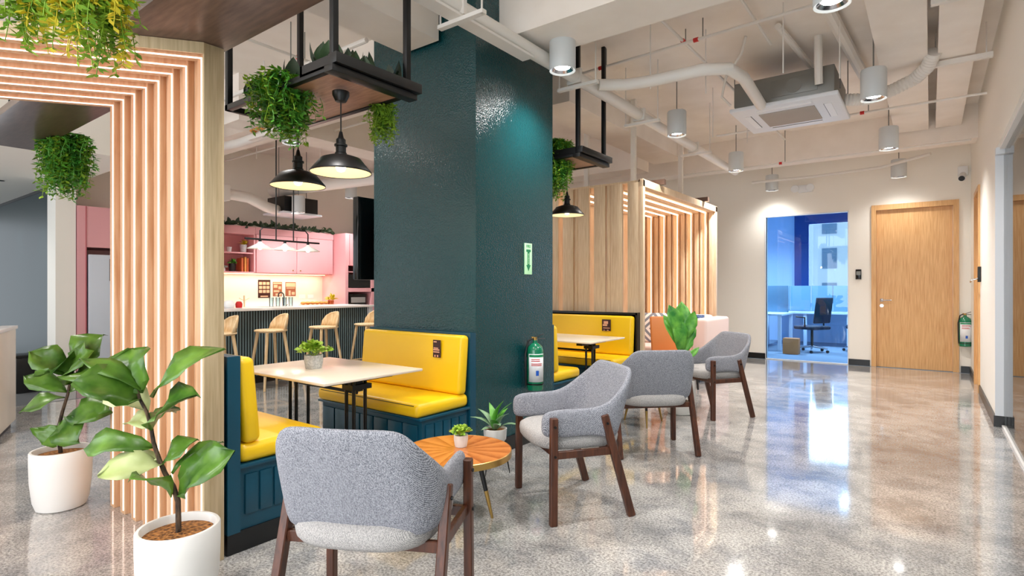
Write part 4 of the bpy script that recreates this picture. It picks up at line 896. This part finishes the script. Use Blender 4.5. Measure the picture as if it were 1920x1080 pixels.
# flexible duct ribbed
pts=[Vector(p) for p in ((-.68,6.35,3.1),(-.5,6.38,3.08),(-.3,6.38,3.12),(-.12,6.35,3.18),(-.02,6.25,3.24),(.03,6.12,3.33))]
fine=[]; 
for a,b in zip(pts,pts[1:]):
    for k in range(12): fine.append(a.lerp(b,k/12))
tag(MB().tube(fine,[.055+.006*(i%2) for i in range(len(fine))],14).build('flexible_duct','pipe_white'),'ribbed flexible duct from the air conditioner to the right duct','duct')
def sprinkler(label,a,b,r=.013,joints=(.3,.7)):
    t=thing('sprinkler_pipe',label,'pipe',a,0,'thin sprinkler pipes under the ceiling'); a=Vector(a);b=Vector(b)
    MB().tube([a,b],r,8).build('pipe','pipe_white',t,world=True)
    for j in joints:
        p=a.lerp(b,j); d=(b-a).normalized()*.02
        MB().tube([p-d,p+d],r*1.5,8).build('red_joint','red',t,world=True)
        MB().tube([p+d*3,(p+d*3)+Vector((0,0,CZ-p.z))],.005,5).build('rod','grey_metal',t,world=True)
    return t
sprinkler('thin pipe with red joints crossing above the first corridor lights',(-2.9,4.85,3.38),(-.42,4.7,3.38),joints=(.14,.52))
sprinkler('thin pipe with red joints running behind the air conditioner',(-2.2,7.3,3.2),(.45,7.3,3.2),joints=(.35,.6))
sprinkler('thin lengthwise pipe left of the near ducts',(-1.75,3.8,3.42),(-1.7,8.9,3.42),joints=(.2,))
sprinkler('thin lengthwise pipe over the corridor middle',(-1.15,3.8,3.44),(-1.15,5.4,3.44),joints=())
sprinkler('thin pipe across the cafe ceiling behind the planter frame',(-8.8,4.2,3.2),(-3.75,4.2,3.2),joints=(.5,.9))
sprinkler('thin lengthwise pipe over the cafe area',(-4.5,-1,3.3),(-4.5,7.5,3.3),joints=(.45,))
sprinkler('thin pipe against the far beam above the doors',(-3.2,8.9,3.08),(.4,8.9,3.08),joints=(.4,))
sprinkler('thin pipe just left of the column top',(-8.8,2.7,3.12),(-3.4,2.7,3.12),.02,joints=(.8,))
pipe('wall_conduit','grey conduit below the far beam above the doors',[(-2.4,9.9,3.02),(-1.5,9.95,3.02),(-.6,9.95,3.05),(.0,9.6,3.1)],.022)
pipe('cafe_duct','round white duct crossing the far cafe ceiling',[(-8.9,5.1,2.88),(-6.0,5.5,2.88),(-3.8,5.5,2.9)],.09,n=18,cat='duct')
pipe('cafe_duct','white pipe crossing the cafe ceiling near the hanging fern',[(-9,3.0,2.95),(-6.5,3.3,2.95),(-4.0,3.3,3.0)],.05,n=14,cat='duct')
duct('duct_box','white duct box with black straps above the kitchen shelves',MB().bb(-8.3,-8.0,3.5,3.95,2.5,2.72,bev=.005).bb(-8.31,-7.99,3.72,3.745,2.49,2.73),'pipe_white')
pipe('kitchen_hose','soft white duct from the strapped duct box to the black air unit',[(-8.15,3.95,2.62),(-8.15,4.3,2.6),(-8.2,4.6,2.5),(-8.4,4.9,2.5)],.08,n=14,cat='duct')
t=thing('air_unit','black ceiling air unit with white rim above the kitchen','air conditioner',(-8.45,5.2,2.44))
MB().bb(-.25,.25,-.3,.3,.03,.28).build('body','black',t); MB().bb(-.3,.3,-.35,.35,0,.03).build('rim','steel_white',t)
for sy in (-.25,.25): MB().tube([(0,sy,.28),(0,sy,CZ-2.44)],.006,6).build('rod','grey_metal',t)
t=thing('orange_fixture','small white ceiling spotlight base with loose orange cable over the cafe','fixture',(-5.95,3.29,2.95))
MB().tube([(0,0,.02),(0,0,CZ-2.95)],.006,6).build('rod','grey_metal',t); MB().box((0,0,-.02),(.4,.12,.03)).build('plate','pipe_white',t)
pts=[(.15*math.cos(k*1.3)*(.4+.6*random.random()),.12*math.sin(k*1.3),.02+.04*random.random()) for k in range(14)]
MB().tube(pts,.009,6).build('cable','bread',t)
for i,(x,y) in enumerate(((-1.95,4.6),(-1.6,5.0),(-2.0,6.5),(-1.75,7.0),(-.95,4.9),(-.6,5.3),(-5.0,4.6),(-5.4,3.0),(-6.8,4.6),(-7.2,3.9),(-4.3,5.4))):
    pipe('threaded_rod',['threaded rod hanging over the middle of the corridor','threaded rod left of the air conditioner','threaded rod beyond the second corridor light','threaded rod before the far beam','threaded rod in front of the air conditioner','threaded rod right of the air conditioner','threaded rod over the booth side of the cafe','threaded rod near the planter frame','threaded rod over the bar stools','threaded rod over the bar','threaded rod near the column in the cafe'][i],[(x,y,2.98),(x,y,CZ)],.005,'pipe_white','rod','threaded ceiling rods',6)
# wall devices
t=thing('card_reader','black card reader on the end wall between glass and oak door','card reader',(-.93,BY,1.47))
MB().bb(-.04,.04,-.03,0,-.08,.08,bev=.006).build('case','black_gloss',t); MB().bb(-.03,.03,-.034,-.03,-.01,.05).build('screen','grey_metal',t)
t=thing('emergency_lamp','white twin-head emergency lamp on the end wall below the beam','emergency lamp',(-1.7,BY,2.95))
MB().bb(-.1,.12,-.08,0,-.08,.04,bev=.012).build('case','label_white',t)
for x in (-.14,.09): MB().lathe([(0,0),(.04,0),(.065,.05),(.06,.06),(0,.055)],n=20).build('lamp_head','label_white',t).matrix_basis=Matrix.Translation((x,-.07,-.02))@Matrix.Rotation(R(90),4,'X')
t=thing('security_camera','white security camera high on the end wall by the corner','security camera',(.38,BY,2.9))
MB().bb(-.06,.06,-.06,0,0,.14,bev=.01).build('base','label_white',t); MB().tube([(0,-.02,.02),(-.02,-.18,-.06)],.045,16).build('body','label_white',t); MB().tube([(-.02,-.18,-.06),(-.022,-.19,-.065)],.038,16).build('lens','black_gloss',t)
t=thing('door_reader','small grey reader with lever beside the side door','card reader',(RX,8.5,1.42)); MB().bb(-.03,0,-.05,.05,-.1,.08,bev=.005).build('case','black',t); MB().tube([(-.03,0,-.06),(-.09,0,-.08),(-.09,.1,-.1)],.008,8).build('lever','chrome',t)
tag(MB().bb(-8.78,-8.7,2.188,2.199,.86,.98,bev=.003).build('wall_switch','label_white'),'white switch plate on the dark lobby wall','switch')
t=thing('lobby_lamp','small box lamp glowing on the right room ceiling','light',(1.3,7.4,2.5)); MB().bb(-.1,.1,-.1,.1,0,.04).build('case','steel_white',t); MB().bb(-.08,.08,-.08,.08,-.004,0).build('diffuser','cool_glow',t); MB().tube([(0,0,.04),(0,0,CZ-2.5)],.006,6).build('rod','grey_metal',t)
spot('side_room_beam',(1.3,7.4,2.48),90,R(140),.9,(.9,.96,1),.1); spot('side_room_beam',(1.6,3.4,2.9),90,R(140),.9,(.9,.96,1),.1)  # first shines from the box lamp, second is added without a fixture
t=thing('waste_bin','small black box on the lobby floor beyond the far fiddle leaf fig','bin',(-8.75,1.85,0)); MB().bb(-.17,.17,-.12,.12,0,.42,bev=.01).build('body','black',t); MB().bb(-.175,.175,-.125,.125,.42,.45,bev=.004).build('lid','black_metal',t)
# ================= OFFICE BEYOND GLASS =================
for x,y in ((-3.2,12.6),(-1.2,12.4)): spot('office_fill',(x,y,2.9),420,R(155),.9,(.70,.86,1),.2)  # added spots brightening the office; no luminaires modelled
t=thing('office_desk','white desk with blue-grey divider screens seen through the tinted glass','desk',(-2.6,12.1,0))
MB().bb(-1.4,.25,-.1,1.1,.7,.73).build('desktop','desk_white',t)
for x,y in ((.2,-.05),(-.6,-.05),(-1.35,-.05),(.2,1.05)): MB().bb(x-.03,x+.03,y-.03,y+.03,0,.7).build('leg','desk_white',t)
for k in range(4): MB().bb(-1.4+k*.42,-1.0+k*.42,.48,.51,.75,1.3,bev=.005).build('divider_screen','screen_teal',t)
t2=dup(t,(-1.55,13.38,0),0,'second desk row with blue divider screens farther inside the office')
def office_chair(loc,rz,label,first=[None]):
    if first[0] is not None: return dup(first[0],(*loc,0),rz,label)
    t=thing('office_chair',label,'office chair',(*loc,0),rz,'dark mesh office chairs')
    MB().box((0,0,.48),(.48,.46,.07),bev=.03,seg=3).build('seat','mesh_dark',t,smooth=60)
    MB().box((0,-.24,.82),(.44,.04,.5),bev=.018,rot=Matrix.Rotation(R(8),4,'X')).build('backrest','mesh_dark',t,smooth=60)
    MB().tube([(0,0,.1),(0,0,.46)],.025,10).build('gas_lift','black_metal',t)
    for sx in (-.26,.26): MB().tube([(sx,-.05,.5),(sx,-.05,.68),(sx,.14,.69)],.015,8).build('armrest','black_metal',t)
    for k in range(5):
        a=k*2*PI/5; lg=MB().tube([(0,0,.12),(.28*math.cos(a),.28*math.sin(a),.08)],[.022,.014],8).build('leg','chrome',t)
        MB().tube([(.28*math.cos(a)-.012,.28*math.sin(a),.03),(.28*math.cos(a)+.012,.28*math.sin(a),.03)],.028,12).build('castor','black',lg)
    first[0]=t; return t
office_chair((-1.85,12.2),R(60),'dark mesh office chair nearest the glass, at the end of the white desk')
office_chair((-1.1,12.75),R(100),'dark mesh office chair behind the nearest one')
office_chair((-.35,12.1),R(80),'dark mesh office chair at the right edge of the tinted glass')
office_chair((-2.85,11.45),R(180),'dark mesh office chair tucked under the desk at the left of the glass')
tag(MB().bb(-2.25,-1.98,11.55,11.75,.0,.3,bev=.01).build('paper_bag','tan_leather'),'tan paper bag on the office floor below the desk','bag')
t=thing('tower_block','white high-rise with grey windows outside the office window','building',(-3.2,44,-8))
MB().bb(-3.4,1.4,0,6,0,34).build('facade','tower_white',t)
for fz in range(13):
    for cx in (-2.3,-.2): MB().bb(cx-.55,cx+.35,-.05,0,1.0+fz*2.4,2.4+fz*2.4).build('window','tower_window',t)
t=thing('tower_block','grey blue building mass beside the white high-rise','building',(2.5,60,-8)); MB().bb(-3,9,0,6,0,30).build('facade','tower_grey',t); MB().bb(-3,9,-.1,0,20,20.6).build('ledge','tower_white',t)
